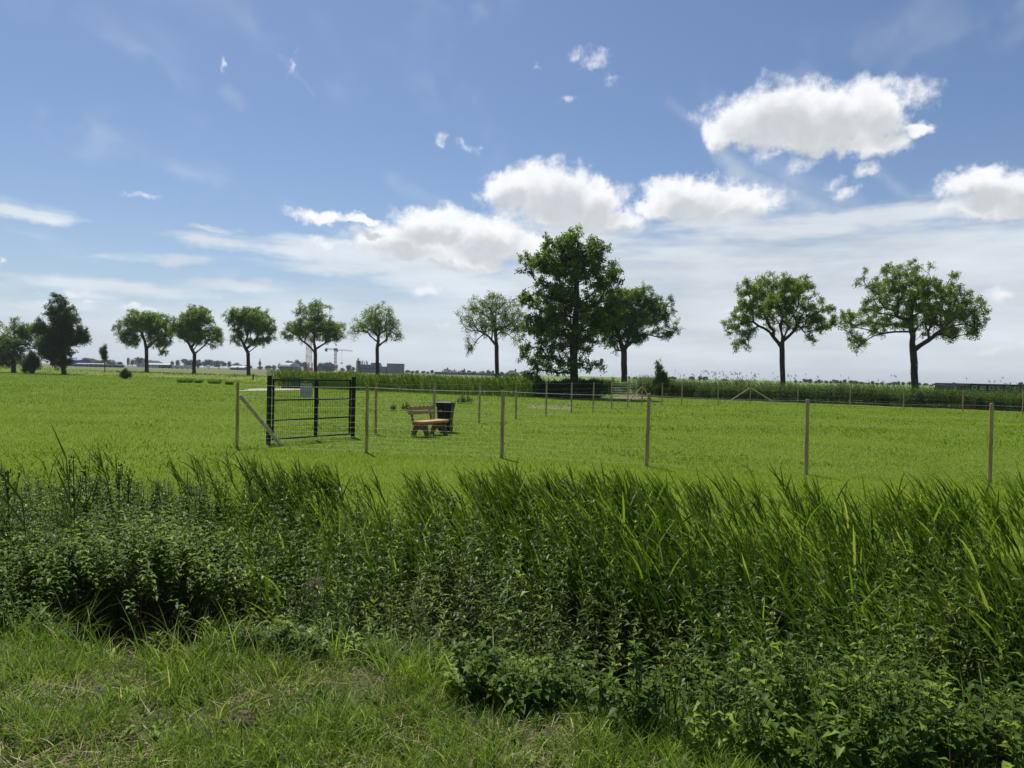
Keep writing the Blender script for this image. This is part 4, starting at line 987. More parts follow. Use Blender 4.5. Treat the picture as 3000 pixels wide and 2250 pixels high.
# ------------------------------------------------------------------ black double gate
gl = Vector((-5.65, 16.7, 0)); gr_ = Vector((-4.15, 18.8, 0)); L = (gr_ - gl).length; ang = math.atan2(gr_.y - gl.y, gr_.x - gl.x)
gate = empty('metal_gate', (gl.x, gl.y, float(height(gl.x, gl.y))), ang); tag(gate, 'black metal double gate with fine bars and a small sign plate', 'gate')
GH = 1.585
for x in (0, L):
    m = MB(); m.box((x, 0, GH / 2 - .1), (.08, .08, GH + .2), bev=.006); o = m.build('gate_post', M['black_metal'], gate)
    m = MB(); m.box((x, 0, GH + .006), (.088, .088, .012), bev=.004); m.build('cap', M['black_metal'], o)
def leaf(x0, x1, name='gate_leaf'):
    m = MB(); t = .038
    for x in (x0 + t / 2, x1 - t / 2): m.box((x, 0, .80), (t, t, 1.44), bev=.004)
    for z in (.10, .545, 1.02, 1.50): m.box(((x0 + x1) / 2, 0, z), (x1 - x0 - 2 * t, t * .9, t * .9), bev=.004)
    o = m.build(name, M['black_metal'], gate)
    m = MB(); n = int((x1 - x0 - 2 * t) / .052)
    for i in range(n):
        x = x0 + t + (i + .5) * (x1 - x0 - 2 * t) / n
        m.tube((x, -.012, .09), (x, -.012, 1.51), .0027, n=6, caps=False)
    for z in (.2, .4, .7, .86, 1.2, 1.36):
        m.tube((x0 + t, .0, z), (x1 - t, .0, z), .003, n=6, caps=False)
    m.build('bar_panel', M['black_metal'], o)
    for z in (.35, 1.3):
        hx = x0 - .022 if x0 < L / 2 else x1 + .022
        h = MB(); h.tube((hx, -.02, z - .04), (hx, -.02, z + .04), .014, n=10); h.build('hinge', M['black_metal'], o)
    return o
mid = L * .53
l1 = leaf(.095, mid - .006); l2 = leaf(mid + .006, L - .095)
m = MB(); m.box((mid + .0, -.045, .98), (.05, .05, .16), bev=.006); lk = m.build('lock_case', M['black_metal'], gate)
m = MB(); m.tube((mid + .02, -.075, 1.02), (mid + .14, -.075, 1.03), .010, n=10); m.tube((mid + .02, -.05, 1.02), (mid + .02, -.08, 1.02), .010, n=10); m.build('handle', M['black_metal'], lk)
m = MB(); m.box((mid - .29, .028, 1.245), (.35, .006, .335), bev=.002); m.build('sign_plate', M['sign'], gate)

# ------------------------------------------------------------------ bench
bx, by = -2.27, 19.62; dirx = Vector((.5, .866)).normalized(); ba = math.atan2(dirx.y, dirx.x)
bench = empty('garden_bench', (bx, by, float(height(bx, by))), ba); tag(bench, 'small orange-brown wooden bench with scalloped backrest, turned to the right inside the fence', 'bench')
# local x runs along the bench, local -y is the front
BL = 1.24
def rounded_plank(m, x0, x1, y0, y1, z, th):
    pts = []; r = .10
    for (cx, cy, a0) in ((x1 - r, y1 - r, 0), (x0 + r, y1 - r, 90), (x0 + r, y0 + r, 180), (x1 - r, y0 + r, 270)):
        for k in range(5): a = R(a0 + k * 22.5); pts.append((cx + r * math.cos(a), cy + r * math.sin(a)))
    a = [m.bm.verts.new((x, y, z)) for x, y in pts]; b = [m.bm.verts.new((x, y, z + th)) for x, y in pts]
    m.bm.faces.new(a[::-1]); m.bm.faces.new(b); n = len(pts)
    for i in range(n): m.bm.faces.new((a[i], a[(i + 1) % n], b[(i + 1) % n], b[i]))
m = MB(); rounded_plank(m, -BL / 2, BL / 2, -.30, .14, .368, .055)
m.build('seat', M['bench_wood'], bench)
m = MB(); m.box((0, -.2, .345), (BL - .2, .03, .055), bev=.004); m.build('seat_rail', M['bench_dark'], bench)
bt = Matrix.Translation((0, .17, .42)) @ Matrix.Rotation(R(-13), 4, 'X')
def back_board(z0, z1, scallop):
    m = MB(); W = BL / 2 - .03; pts = [(-W, z0), (W, z0)]
    n = 60
    for i in range(n + 1):
        x = W - 2 * W * i / n; pts.append((x, z1 + (scallop * abs(math.sin((x + W) / (2 * W) * math.pi * 6)) if scallop else 0)))
    m.prism(pts, -.014, .014, bt); return m.build('back_board', M['bench_back'], bench)
back_board(.17, .255, 0); back_board(.285, .37, .022)
for sx in (-1, 1):
    x = sx * (BL / 2 - .2)
    m = MB(); m.prism([(x - .03, -.12), (x + .03, -.12), (x + .026, .35), (x - .026, .35)], .016, .052, bt); m.build('back_upright', M['bench_dark'], bench)
    # trestle leg: two splayed feet joined under the seat
    m = MB(); pts = [(-.30, 0), (-.19, 0), (-.10, .17), (.0, .20), (.10, .17), (.19, 0), (.30, 0), (.20, .30), (.22, .37), (-.27, .37), (-.22, .30)]
    mt = Matrix.Translation((x, -.06, 0)) @ Matrix.Rotation(R(90), 4, 'Z')
    m.prism(pts, -.03, .03, mt); m.build('leg', M['bench_dark'], bench)

# ------------------------------------------------------------------ wheelie bin
wx, wy = -1.93, 21.0
wb = empty('wheelie_bin', (wx, wy, float(height(wx, wy))), R(-8)); tag(wb, 'black two-wheeled rubbish bin marked 36, standing in the grass right of the bench', 'bin')
m = MB(); H = .80
rings = [(.0, .165, .17), (.06, .175, .185), (.62, .212, .235), (.70, .216, .24), (.70, .232, .256), (.80, .236, .262)]
def ring(z, hx, hy, bm, r=.035):
    vs = []
    for (sx, sy, a0) in ((1, 1, 0), (-1, 1, 90), (-1, -1, 180), (1, -1, 270)):
        for k in range(4):
            a = R(a0 + k * 30); vs.append(bm.verts.new((sx * (hx - r) + r * math.cos(a), sy * (hy - r) + r * math.sin(a), z)))
    return vs
prev = None
for (z, hx, hy) in rings:
    cur = ring(z + .04, hx, hy, m.bm)
    if prev:
        for i in range(16): m.bm.faces.new((prev[i], prev[(i + 1) % 16], cur[(i + 1) % 16], cur[i]))
    else: m.bm.faces.new(cur[::-1])
    prev = cur
m.bm.faces.new(prev); body = m.build('body', M['bin'], wb)
m = MB(); prev = None
for (z, hx, hy) in [(.843, .245, .27), (.868, .247, .272), (.886, .225, .25), (.897, .13, .15)]:
    cur = ring(z, hx, hy, m.bm)
    if prev:
        for i in range(16): m.bm.faces.new((prev[i], prev[(i + 1) % 16], cur[(i + 1) % 16], cur[i]))
    else: m.bm.faces.new(cur[::-1])
    prev = cur
m.bm.faces.new(prev)
m.box((.265, -.02, .835), (.05, .30, .03), bev=.006); m.box((-.262, .05, .875), (.05, .2, .03), bev=.006)
lid = m.build('lid', M['bin'], wb)
m = MB(); m.tube((-.17, .285, .86), (.17, .285, .86), .013); m.build('handle', M['bin'], lid)
for sx in (-1, 1):
    m = MB(); m.tube((sx * .12, .20, .10), (sx * .165, .20, .10), .10, n=20); m.build('wheel', M['rubber'], wb)
cu = bpy.data.curves.new('bin_number', 'FONT'); cu.body = '36'; cu.size = .088; cu.extrude = .0012; cu.align_x = 'CENTER'; cu.resolution_u = 3
tmp = bpy.data.objects.new('bin_number', cu); col.objects.link(tmp)
bpy.context.view_layer.update(); dg = bpy.context.evaluated_depsgraph_get(); me = bpy.data.meshes.new_from_object(tmp.evaluated_get(dg)); bpy.data.objects.remove(tmp)
o = link_mesh('number', me, M['white_print'], body); me.materials.clear(); me.materials.append(M['white_print'])
o.rotation_euler = (R(90 - 4.5), 0, 0); o.location = (-.095, -.2385, .60)

# ------------------------------------------------------------------ galvanised field gate beyond the far corner
ga = Vector(at(1790, 1158, 66)); gb = Vector(at(1934, 1158, 66))
fg = empty('field_gate', (ga.x, 66, float(height(ga.x, 66))), 0.0); tag(fg, 'galvanised five-bar field gate by the thicket, seen through the far fence posts', 'gate')
W = gb.x - ga.x - .2
m = MB(); m.box((W + .14, 0, .62), (.22, .2, 1.4), bev=.01); m.build('gate_post', M['old_wood'], fg)
m = MB(); m.box((-.15, 0, .62), (.2, .2, 1.4), bev=.01); m.build('gate_post', M['old_wood'], fg)
for z in (.26, .50, .74, .98, 1.20):
    m = MB(); m.tube((0, -.0, z), (W, -.0, z), .026, n=10); m.build('bar', M['galv'], fg)
for x in (0, W * .5, W):
    m = MB(); m.tube((x, -.004, .22), (x, -.004, 1.24), .026, n=10); m.build('upright', M['galv'], fg)

# ------------------------------------------------------------------ dark timber railing over the far ditch crossing
q = at(828, 1137, 64); rl = empty('timber_railing', (q.x, 64, float(height(q.x, 64)))); tag(rl, 'low dark timber railing by the gravel crossing, seen through the black gate', 'railing')
for x in (.05, .55, 1.05, 1.5):
    m = MB(); m.box((x, 0, .47), (.09, .09, 1.0), bev=.005); m.build('post', M['old_wood'], rl)
for z in (.93, .62):
    m = MB(); m.box((.78, -.062, z), (1.65, .035, .11), bev=.004); m.build('rail', M['old_wood'], rl)
m = MB(); m.box((.78, -.03, .14), (1.7, .05, .26), bev=.004); m.build('kick_board', M['old_wood'], rl)
q = at(742, 1090, 100)
m = MB(); m.box((0, 0, .35), (.16, .16, .9), bev=.01); o = m.build('marker_post', M['old_wood']); o.location = (q.x, 100, float(height(q.x, 100)) + .1); tag(o, 'tiny dark post in the rough grass just right of the third tree trunk', 'post')
q = at(890, 1100, 88)
m = MB(); m.box((0, 0, .35), (.12, .12, .9), bev=.01); o = m.build('marker_post', M['old_wood']); o.location = (q.x, 88, float(height(q.x, 88)) + .1); tag(o, 'tiny dark post in the rough grass just above the middle of the black gate', 'post')

# ------------------------------------------------------------------ far trees along the horizon
def crown_proto(seed, shape):
    rs = np.random.default_rng(seed); n = 34
    u = nrm(rs.normal(0, 1, (n, 3))); r = rs.random(n) ** .4
    C = u * r[:, None] * np.array([.42, .42, .36]) + np.array([0, 0, .58])
    if shape == 'wide': C[:, 2] = np.maximum(C[:, 2] * .9, .12)
    if shape == 'tall': C[:, :2] *= .8
    per = 60; cc = np.repeat(C, per, 0); P = cc + rs.normal(0, .062, cc.shape); P[:, 2] = np.clip(P[:, 2], .03, 1.02)
    N = len(P); D = nrm(rs.normal(0, 1, (N, 3))); up = nrm(rs.normal(0, .7, (N, 3)) + np.array([0, 0, 1.]))
    sp = Soup(); cards(sp, P, D, rs.uniform(.05, .09, N), rs.uniform(.035, .06, N), np.clip(np.repeat(rs.random(n), per) * .6 + rs.random(N) * .4, 0, 1), up)
    c = sp.mesh('crown'); c.materials.append(M['far_crown'])
    sp = Soup(); tubes(sp, [[0, 0, -.02]], [[0, 0, .5]], .03, .02, 6)
    for q in C[:8]: tubes(sp, [[0, 0, .35]], [list(q)], .014, .006, 4)
    t = sp.mesh('trunk'); t.materials.append(M['bark'])
    return c, t
PRO = [crown_proto(100 + i, s) for i, s in enumerate(('wide', 'wide', 'tall', 'wide', 'tall'))]
def hzn(px): return 1061 + .0235 * px
def far_tree(px, top, w, d, label, group, k):
    bz = float(height(at(px, 1100, d).x, d)); p = at(px, top, d)
    root = empty('far_tree', (p.x, d, bz), random.uniform(0, 6)); tag(root, label, 'tree', group)
    H = p.z - bz; W = w * d / F * 1.12
    for nm, me in (('crown', PRO[k][0]), ('trunk', PRO[k][1])):
        o = link_mesh(nm, me, None, root); o.scale = (W, W, H)
FT = [
 ('the round horizon trees left of the white farmhouse', [(262, 1045, 44, 0), (290, 1052, 34, 1), (322, 1052, 44, 3), (352, 1057, 18, 1), (376, 1046, 13, 4), (388, 1052, 13, 2)]),
 ('the horizon trees around and right of the white farmhouse', [(412, 1043, 40, 0), (440, 1051, 26, 1), (505, 1056, 13, 2), (521, 1053, 17, 4), (552, 1048, 46, 0), (580, 1051, 34, 3)]),
 ('the long dark clump behind the second and third row trees', [(613, 1049, 40, 1), (642, 1053, 42, 0), (672, 1056, 14, 2), (692, 1061, 32, 3), (726, 1066, 26, 1)]),
 ('the low trees left of the round-roofed barn', [(787, 1068, 22, 1), (802, 1068, 16, 3), (822, 1063, 18, 4), (762, 1071, 16, 0)]),
 ('the tall rounded trees behind the barn and cranes', [(852, 1053, 34, 0), (873, 1051, 32, 3), (893, 1055, 20, 1), (938, 1061, 22, 4), (956, 1057, 40, 0), (975, 1063, 30, 1)]),
 ('the small trees between the crane and the grey sheds', [(1022, 1067, 22, 2), (1035, 1072, 14, 1), (1004, 1076, 14, 3)]),
 ('the low trees just right of the pale grey sheds', [(1195, 1082, 18, 1), (1208, 1085, 14, 3), (1222, 1084, 16, 4), (1240, 1085, 14, 0), (1254, 1087, 12, 1), (1266, 1083, 14, 2)]),
 ('the trees rising behind the dark terrace houses', [(1318, 1081, 24, 0), (1345, 1086, 16, 3), (1358, 1083, 10, 4), (1375, 1083, 18, 1), (1388, 1087, 12, 2), (1412, 1085, 18, 0), (1432, 1082, 16, 3), (1444, 1084, 12, 4), (1470, 1087, 14, 1), (1532, 1085, 26, 1)]),
 ('the tiny trees on the horizon behind the field gate', [(1843, 1101, 8, 4), (1858, 1103, 11, 1), (1877, 1104, 6, 2)]),
 ('the small rounded trees above the reeds right of the sapling', [(1962, 1103, 12, 2), (1973, 1101, 18, 0), (2026, 1100, 20, 1), (2052, 1100, 16, 3), (2066, 1101, 18, 0), (2122, 1108, 18, 1)]),
 ('the tiny horizon trees between the two big right-hand trees', [(2331, 1112, 12, 1), (2345, 1115, 8, 3), (2360, 1108, 20, 0), (2374, 1109, 16, 4), (2390, 1114, 10, 1), (2402, 1110, 18, 3), (2420, 1113, 14, 1), (2434, 1115, 10, 2), (2448, 1110, 20, 0), (2462, 1114, 14, 3), (2475, 1110, 14, 2), (2494, 1112, 20, 1), (2507, 1114, 18, 3), (2524, 1117, 22, 1), (2542, 1120, 14, 0), (2556, 1115, 12, 4), (2570, 1120, 16, 1), (2584, 1118, 12, 2), (2606, 1120, 14, 3), (2620, 1117, 16, 0), (2632, 1116, 14, 4), (2646, 1117, 14, 1)]),
 ('the tiny horizon trees right of the largest round tree', [(2665, 1116, 14, 3), (2694, 1119, 10, 1), (2712, 1121, 14, 0), (2728, 1126, 10, 3), (2780, 1121, 16, 1), (2797, 1119, 18, 0), (2850, 1122, 14, 2), (2870, 1126, 8, 1), (2918, 1126, 10, 3), (2992, 1118, 20, 4)]),
]
ORD = 'leftmost second third fourth fifth sixth seventh eighth ninth tenth eleventh twelfth thirteenth fourteenth fifteenth sixteenth seventeenth eighteenth nineteenth twentieth twenty-first twenty-second'.split()
for gi, (label, items) in enumerate(FT):
    d = 620 if gi < 6 else (560 if gi < 8 else 430)
    for q_, (px, top, w, k) in enumerate(sorted(items)):
        lb = (ORD[q_] if q_ == 0 else ('rightmost' if q_ == len(items) - 1 else ORD[q_] + ' from the left')) + ' of ' + label
        far_tree(px, top, w, d + random.uniform(-25, 25), lb, label[4:], k)

# ------------------------------------------------------------------ far buildings and cranes
def mp(name, c1, c2, rough=.8, sc=1.0, spec=.2): M[name] = noisy_mat(name, c1, c2, sc, rough, spec)
mp('white_wall', (.5, .48, .45), (.62, .6, .57)); mp('dark_roof', (.03, .028, .03), (.06, .055, .055)); mp('red_roof', (.14, .07, .05), (.2, .1, .07))
mp('pale_roof', (.42, .42, .42), (.55, .55, .56)); mp('grey_sheet', (.17, .2, .22), (.21, .24, .26)); mp('blue_grey', (.09, .11, .14), (.13, .155, .19))
mp('brick_dark', (.07, .05, .045), (.11, .08, .07)); mp('brown_wall', (.09, .055, .045), (.14, .09, .075)); mp('glass', (.03, .04, .05), (.05, .06, .07), .2)
mp('yellow_steel', (.38, .26, .05), (.48, .34, .08)); mp('red_steel', (.45, .09, .06), (.52, .13, .09)); mp('white_steel', (.55, .55, .55), (.66, .66, .66)); mp('orange_steel', (.5, .16, .05), (.58, .22, .07))
mp('grey_steel', (.12, .14, .14), (.2, .22, .22)); mp('blue_sheet', (.02, .05, .25), (.03, .08, .34)); mp('dark_sheet', (.02, .02, .025), (.04, .04, .045)); mp('cream', (.45, .38, .28), (.55, .47, .35))
def site(name, px0, px1, d, label, cat):
    a = at(px0, 1090, d).x; b = at(px1, 1090, d).x; z = float(height((a + b) / 2, d))
    root = empty(name, ((a + b) / 2, d, z)); tag(root, label, cat); return root, (b - a), z
def zt(px, top, d, z): return at(px, top, d).z - z
def gable(m, W, D, h0, h1, over=.4, x0=0):
    """roof with its ridge along x"""
    pts = [(-D / 2 - over, h0 - over * .4), (0, h1), (D / 2 + over, h0 - over * .4), (0, h1 - .35)]
    mt = Matrix.Translation((x0, 0, 0)) @ Matrix.Rotation(R(90), 4, 'Z')
    m.prism([pts[0], pts[1], pts[2], (D / 2 + over, h0 - over * .4 - .25), (0, h1 - .3), (-D / 2 - over, h0 - over * .4 - .25)], -W / 2 - over, W / 2 + over, mt)
def house(name, px0, px1, eave, ridge, d, depth, wall, roof, label, cat, nwin=4, hip=0.0, chimneys=(), door=True, wh=1.3):
    root, W, z = site(name, px0, px1, d, label, cat); pc = (px0 + px1) / 2; he = max(1.8, zt(pc, eave, d, z)); hr = zt(pc, ridge, d, z)
    m = MB(); m.box((0, 0, he / 2 - .3), (W, depth, he + .6)); m.build('wall', M[wall], root)
    m = MB()
    if hip > 0:
        b = m.bm; o = .4; v = [b.verts.new(q) for q in ((-W / 2 - o, -depth / 2 - o, he + .003), (W / 2 + o, -depth / 2 - o, he + .003), (W / 2 + o, depth / 2 + o, he + .003), (-W / 2 - o, depth / 2 + o, he + .003), (-W / 2 + hip, 0, hr), (W / 2 - hip, 0, hr))]
        for f in ((0, 1, 5, 4), (1, 2, 5), (2, 3, 4, 5), (3, 0, 4), (3, 2, 1, 0)): b.faces.new([v[i] for i in f])
    else:
        gable(m, W, depth, he, hr)
        for s in (-1, 1):   # gable ends
            m.prism([(-depth / 2, he), (depth / 2, he), (0, hr - .32)], s * W / 2 - .1, s * W / 2 + .1, Matrix.Rotation(R(90), 4, 'Z'))
    rf = m.build('roof', M[roof], root)
    for cx in chimneys:
        m = MB(); m.box((cx * W / 2, 0, hr + .2), (.9, .9, 1.6)); m.build('chimney', M['brick_dark'], rf)
    for i in range(nwin):
        x = -W / 2 + (i + .5) * W / nwin
        m = MB(); m.box((x, -depth / 2 - .03, he * .55), (min(1.4, W / nwin * .55), .1, wh)); w_ = m.build('window', M['white_steel'], root)
        m = MB(); m.box((x, -depth / 2 - .09, he * .55), (min(1.4, W / nwin * .55) - .2, .04, wh - .25)); m.build('pane', M['glass'], w_)
    if door:
        m = MB(); m.box((W * .06, -depth / 2 - .04, 1.05), (1.1, .1, 2.1)); m.build('door', M['dark_sheet'], root)
    return root
house('farmhouse', 408, 472, 1064, 1056, 600, 9, 'white_wall', 'dark_roof', 'white farmhouse with a dark roof beside the leftmost tree of the row', 'house', 5, 3.0, (-.4,))
house('long_shed', 268, 350, 1071, 1068.5, 420, 10, 'dark_sheet', 'pale_roof', 'long low dark shed behind the young staked tree', 'shed', 6, door=False, wh=.7)
house('pale_roofed_shed', 232, 312, 1069, 1064.5, 424, 9, 'blue_grey', 'pale_roof', 'low shed with a bright pale roof at far left, partly behind the dense dark tree', 'shed', 4, door=False, wh=.7)
house('blue_hall', 214, 244, 1056, 1053.5, 470, 14, 'blue_sheet', 'blue_sheet', 'blue-clad hall showing past the right side of the dense dark tree', 'hall', 2, door=False)
house('white_building', 440, 500, 1068, 1064.5, 520, 8, 'white_wall', 'pale_roof', 'low white building under the first tree of the row, right of the farmhouse', 'building', 6, wh=1.0)
house('grey_roofed_shed', 682, 722, 1077, 1071.5, 480, 10, 'grey_sheet', 'pale_roof', 'shed with a pale grey pitched roof left of the third tree trunk', 'shed', 3, wh=1.0)
house('grey_hall', 932, 972, 1073, 1069, 700, 16, 'blue_grey', 'blue_grey', 'blue-grey hall behind the trunk of the light green tree', 'hall', 5, wh=1.6)
house('farm_house', 1482, 1520, 1098, 1085, 480, 8, 'brick_dark', 'dark_roof', 'farmhouse with a large dark pitched roof left of the tallest tree', 'house', 3, 2.6, (.5,))
house('low_barn', 1424, 1484, 1098.5, 1094.5, 490, 8, 'brick_dark', 'blue_grey', 'long low barn running left from the farmhouse with the large dark roof', 'barn', 6, wh=.9)
house('low_terrace', 1402, 1424, 1096, 1091, 540, 9, 'brick_dark', 'dark_roof', 'short low terrace left of the long low barn', 'house', 3)
for (a, b, e, r_, lb) in [(1275, 1302, 1093, 1089, 'flat dark row of houses at the left end of the dark terrace on the horizon'), (1302, 1313, 1090, 1080.5, 'tallest narrow dark house in the terrace on the horizon'), (1314, 1336, 1091, 1086, 'dark house right of the tallest narrow one on the horizon'),
                          (1338, 1352, 1094, 1090, 'small dark house in the middle of the terrace on the horizon'), (1353, 1362, 1091, 1083.5, 'tall dark gabled house right of the middle of the terrace on the horizon'), (1364, 1400, 1095, 1090.5, 'long dark house at the right end of the terrace on the horizon')]:
    house('terrace_house', a, b, e, r_, 560, 9, 'brick_dark', 'dark_roof', lb, 'house', 3, 0, (.6,))
house('dark_barn', 2790, 2980, 1139, 1133.5, 150, 12, 'dark_sheet', 'dark_sheet', 'long low black barn behind the weed hedge at far right', 'barn', 8, door=False, wh=.8)
# rubble and low walls of the works yard
for (a, b, t, lb) in [(975, 1000, 1081, 'pale heap of building sand left of the yellow silo tower'), (1008, 1040, 1080, 'brownish heap of earth beside the yellow silo tower')]:
    root, W, z = site('sand_heap', a, b, 640, lb, 'heap'); h = zt((a + b) / 2, t, 640, z)
    sp = Soup(); n = 40; g = np.linspace(-1, 1, n); X, Y = np.meshgrid(g, g); Z = np.maximum(0, 1 - np.sqrt((X) ** 2 + Y ** 2)) * h * (.75 + .5 * vnoise(X, Y, 2.5, a)) - .3
    ii = np.arange(n * n).reshape(n, n); Q = np.stack([ii[:-1, :-1], ii[:-1, 1:], ii[1:, 1:], ii[1:, :-1]], -1).reshape(-1, 4)
    sp.add(np.stack([X * W / 2, Y * W / 2, Z], -1).reshape(-1, 3), Q, np.zeros(n * n)); sp.build('heap', M['cream'] if a < 1000 else M['soil'], root, smooth=True)
# round-roofed barn
root, W, z = site('round_roofed_barn', 828, 880, 560, 'round-roofed barn with a grey curved roof and reddish side left of the crane masts', 'barn'); h = zt(850, 1063, 560, z)
m = MB(); m.box((-W * .12, 0, h * .25 - .2), (W * .72, 12, h * .5 + .4)); m.build('wall', M['brown_wall'], root)
m = MB(); pts = []
for k in range(13): a = math.pi * k / 12; pts.append((6.4 * math.cos(a), h * .5 + (h * .5) * math.sin(a)))
m.prism(pts, -W * .36, W * .36, Matrix.Translation((-W * .12, 0, .003)) @ Matrix.Rotation(R(70), 4, 'Z')); m.build('roof', M['pale_roof'], root)
m = MB(); m.box((W * .34, 1, h * .22), (W * .2, 9, h * .44)); m.build('lean_to', M['grey_sheet'], root)
m = MB(); m.box((-W * .1, -6.05, 1.6), (3.2, .15, 3.2)); m.build('door', M['dark_sheet'], root)
# pale grey sheds (industrial) and silo tower
root, W, z = site('grey_shed', 1134, 1184, 520, 'pale grey windowless box shed right of the sparse tree', 'shed'); h = zt(1160, 1066.5, 520, z)
m = MB(); m.box((W * .0, 0, h / 2 - .2), (W * .96, 14, h + .4), rz=R(6)); b = m.build('wall', M['grey_sheet'], root)
for k in range(9): m = MB(); m.box((-W * .42 + k * W * .105, -7.02, h / 2), (.12, .2, h), rz=0); m.build('wall_rib', M['blue_grey'], b)
m = MB(); m.box((0, 0, h + .1), (W * .98, 14.3, .3), rz=R(6)); m.build('roof', M['blue_grey'], root)
root, W, z = site('grey_shed', 1108, 1134, 520, 'lower pale grey shed joined to the left of the windowless box shed', 'shed'); h = zt(1120, 1075, 520, z)
m = MB(); m.box((0, 0, h / 2 - .2), (W, 12, h + .4)); m.build('wall', M['grey_sheet'], root); m = MB(); m.box((0, 0, h + .1), (W + .3, 12.3, .3)); m.build('roof', M['blue_grey'], root)
m = MB(); m.box((-W * .15, -6.04, 1.4), (2.4, .12, 2.8)); m.build('door', M['blue_grey'], root)
root, W, z = site('works_building', 1054, 1112, 560, 'dark blue-grey works building with roof vents behind the sparse tree', 'building'); h = zt(1080, 1069, 560, z)
m = MB(); m.box((0, 2, h / 2 - .2), (W, 16, h + .4)); m.build('wall', M['blue_grey'], root)
m = MB(); m.box((-W * .12, -1.5, h + .08), (W * .66, 11, .25)); m.build('roof', M['pale_roof'], root)
m = MB(); m.box((W * .28, 3, h + .9), (W * .42, 9, 1.6)); m.build('upper_hall', M['blue_grey'], root)
for k, x in enumerate((-.42, -.36, -.28, -.18, -.12)):
    m = MB(); m.tube((W * x, 0, h), (W * x, 0, h + 2.2 + (k % 2) * .9), .32, n=10); m.tube((W * x, 0, h + 2.2 + (k % 2) * .9), (W * x, 0, h + 2.7 + (k % 2) * .9), .5, .1, n=10); m.build('vent', M['grey_steel'], root)
for k in range(6): m = MB(); m.box((-W * .4 + k * W * .15, -6.05, h * .55), (1.6, .1, 1.0)); m.build('window', M['glass'], root)
root, W, z = site('silo_tower', 1044, 1056, 540, 'narrow yellow and black silo tower at the left end of the works', 'tower'); h = zt(1050, 1052, 540, z)
m = MB(); m.box((-W * .25, 0, h * .45), (W * .42, 3, h * .9)); m.build('yellow_shaft', M['yellow_steel'], root)
m = MB(); m.box((W * .2, 0, h * .44), (W * .44, 3.2, h * .88)); m.build('dark_shaft', M['dark_sheet'], root)
m = MB(); m.tube((-W * .1, 0, h * .86), (-W * .1, 0, h), .5, .35, n=12); m.box((-W * .1, 0, h + .2), (1.6, 1.4, .5)); m.build('head', M['dark_sheet'], root)

def lattice(m, a, b, w, n, r=.09, taper=1.0):
    a = Vector(a); b = Vector(b); ax = (b - a).normalized(); up = Vector((0, 1, 0)) if abs(ax.z) > .7 else Vector((0, 0, 1)); s = ax.cross(up).normalized(); u = s.cross(ax)
    cs = [(-1, -1), (1, -1), (1, 1), (-1, 1)]
    P = [[a + (b - a) * i / n + (s * p + u * q) * w / 2 for p, q in cs] for i in range(n + 1)]
    for k in range(4): m.tube(P[0][k], P[n][k], r, n=5)
    for i in range(n):
        for k in range(4): m.tube(P[i][k], P[i + 1][(k + 1) % 4], r * .6, n=4); m.tube(P[i][k], P[i][(k + 1) % 4], r * .6, n=4)
def crane(px, top, d, jib_l, jib_r, base_top, label, hook=None, jib=True, cab=True, orange='orange_steel'):
    root, _, z = site('tower_crane', px - 5, px + 5, d, label, 'crane'); H = zt(px, top, d, z); hb = zt(px, base_top, d, z); s = d / F
    k = 8; 
    for i in range(k):
        m = MB(); z0 = hb + (H - hb) * i / k; z1 = hb + (H - hb) * (i + 1) / k; lattice(m, (0, 0, z0 + .02), (0, 0, z1 - .02), 1.9, 3, .12)
        m.build('mast_section', M['red_steel' if i % 2 else 'white_steel'], root)
    m = MB(); lattice(m, (0, 0, -.5), (0, 0, hb), 3.4, 3, .3); m.box((0, 0, hb * .2), (4.4, 4.4, hb * .35)); m.build('base', M[orange], root)
    if jib:
        a = Vector(((jib_l - px) * s, 0, H + 1.2)); b = Vector(((jib_r - px) * s, 3, H - .2))
        m = MB(); lattice(m, (0, 0, H + .6), (b.x, b.y, b.z), 1.1, 14, .10); m.build('jib', M['white_steel'], root)
        m = MB(); lattice(m, (0, 0, H + .6), tuple(a), 1.2, 6, .12); m.build('counter_jib', M['grey_steel'], root)
        m = MB(); m.box((a.x + .8, 0, H), (2.2, 1.8, 2.8)); m.build('counterweight', M['grey_steel'], root)
        m = MB(); m.box((0, 0, H + .8), (3.2, 2.6, 2.4)); m.build('slewing_head', M['grey_steel'], root)
        m = MB(); m.box((2.0, -1.4, H - .6), (1.6, 1.4, 2.0)); c_ = m.build('cab', M['white_steel'], root)
        m = MB(); m.box((2.0, -2.13, H - .4), (1.2, .06, 1.1)); m.build('cab_window', M['glass'], c_)
        if hook:
            hx = (hook[0] - px) * s; hz = zt(hook[0], hook[1], d, z)
            m = MB(); m.box((hx, .6, H - .4), (1.6, .9, .5)); m.build('trolley', M['grey_steel'], root)
            m = MB(); m.tube((hx, .6, H - .5), (hx, .6, hz + 2.2), .07, n=5); m.tube((hx, .6, hz + 2.2), (hx - 1, .6, hz + .9), .06, n=5); m.tube((hx, .6, hz + 2.2), (hx + 1, .6, hz + .9), .06, n=5); m.build('hoist_rope', M['dark_sheet'], root)
            m = MB(); m.box((hx, .6, hz + .4), (2.4, 1.2, 1.0)); m.build('load', M['grey_steel'], root)
    return root
crane(982, 1026, 700, 952, 1030, 1068, 'yellow-based tower crane with a short jib, hook and load, between the two sparse trees', hook=(1000, 1065), orange='yellow_steel')
crane(899, 965, 700, 870, 960, 1062, 'left red and white crane mast behind the light green tree')
crane(909, 985, 730, 880, 940, 1062, 'right red and white crane mast behind the light green tree', jib=False)

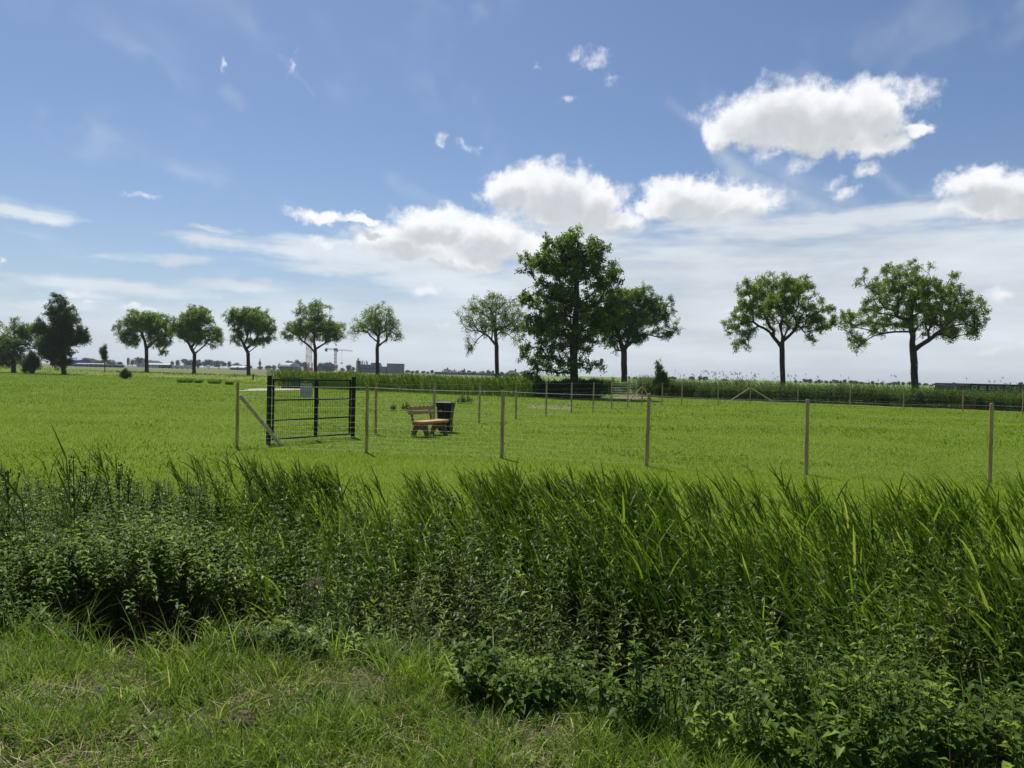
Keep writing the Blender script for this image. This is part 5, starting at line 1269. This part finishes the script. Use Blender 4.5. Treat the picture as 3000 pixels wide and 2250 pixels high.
# slim water tower with a bulb
root, W, z = site('water_tower', 757, 765, 640, 'slender dark tower with a bulb near its top, on the horizon', 'tower'); h = zt(761, 1049, 640, z)
m = MB(); m.tube((0, 0, -.3), (0, 0, h * .35), .7, .5, n=14); m.build('shaft', M['blue_grey'], root)
m = MB()
pr = [(.32, .4), (.42, .9), (.52, 1.25), (.62, 1.15), (.72, .6), (.80, .35), (1.0, .12)]
for (z0, r0_), (z1, r1_) in zip(pr[:-1], pr[1:]): m.tube((0, 0, h * z0), (0, 0, h * z1), r0_, r1_, n=16)
m.build('bulb', M['blue_grey'], root)

# vans and trailers parked before the farm
def far_vehicle(px, d, label, Lc, colr, cat='van'):
    p = at(px, 1080, d); z = float(height(p.x, d)); root = empty('parked_van' if cat == 'van' else 'trailer', (p.x, d, z), R(random.uniform(-15, 15))); tag(root, label, cat)
    m = MB(); m.box((0, 0, 1.25), (Lc, 2, 1.9), bev=.15); b = m.build('body', M[colr], root)
    m = MB(); m.box((Lc * .36, 0, 1.6), (Lc * .2, 2.04, .6), bev=.05); m.build('window', M['glass'], root)
    for x in (-.32, .32): m = MB(); m.tube((x * Lc, -1.0, .35), (x * Lc, 1.0, .35), .35, n=12); m.build('wheel', M['rubber'], root)
for px, lb in ((528, 'white van left of the second tree trunk, the leftmost of the pale vehicles'), (541, 'white van just left of the second tree trunk'), (556, 'white van partly hidden by the second tree trunk'), (511, 'white van nearest the white farm buildings')):
    far_vehicle(px, 480, lb, 4.6, 'white_steel')
far_vehicle(486, 470, 'dark low trailer in front of the white building', 7, 'dark_sheet', 'trailer')

# ------------------------------------------------------------------ thin summer haze over the plain
m = MB(); m.box((0, 1500, 24), (7600, 4600, 54))
mt, g_, out_ = new_mat('haze')
pv = g_.n.new('ShaderNodeVolumePrincipled'); pv.inputs['Color'].default_value = (0.80, 0.87, 0.95, 1); pv.inputs['Density'].default_value = 0.00015; pv.inputs['Anisotropy'].default_value = 0.35
g_.l.new(pv.outputs[0], out_.inputs['Volume'])
tag(m.build('haze', mt), kind='stuff')
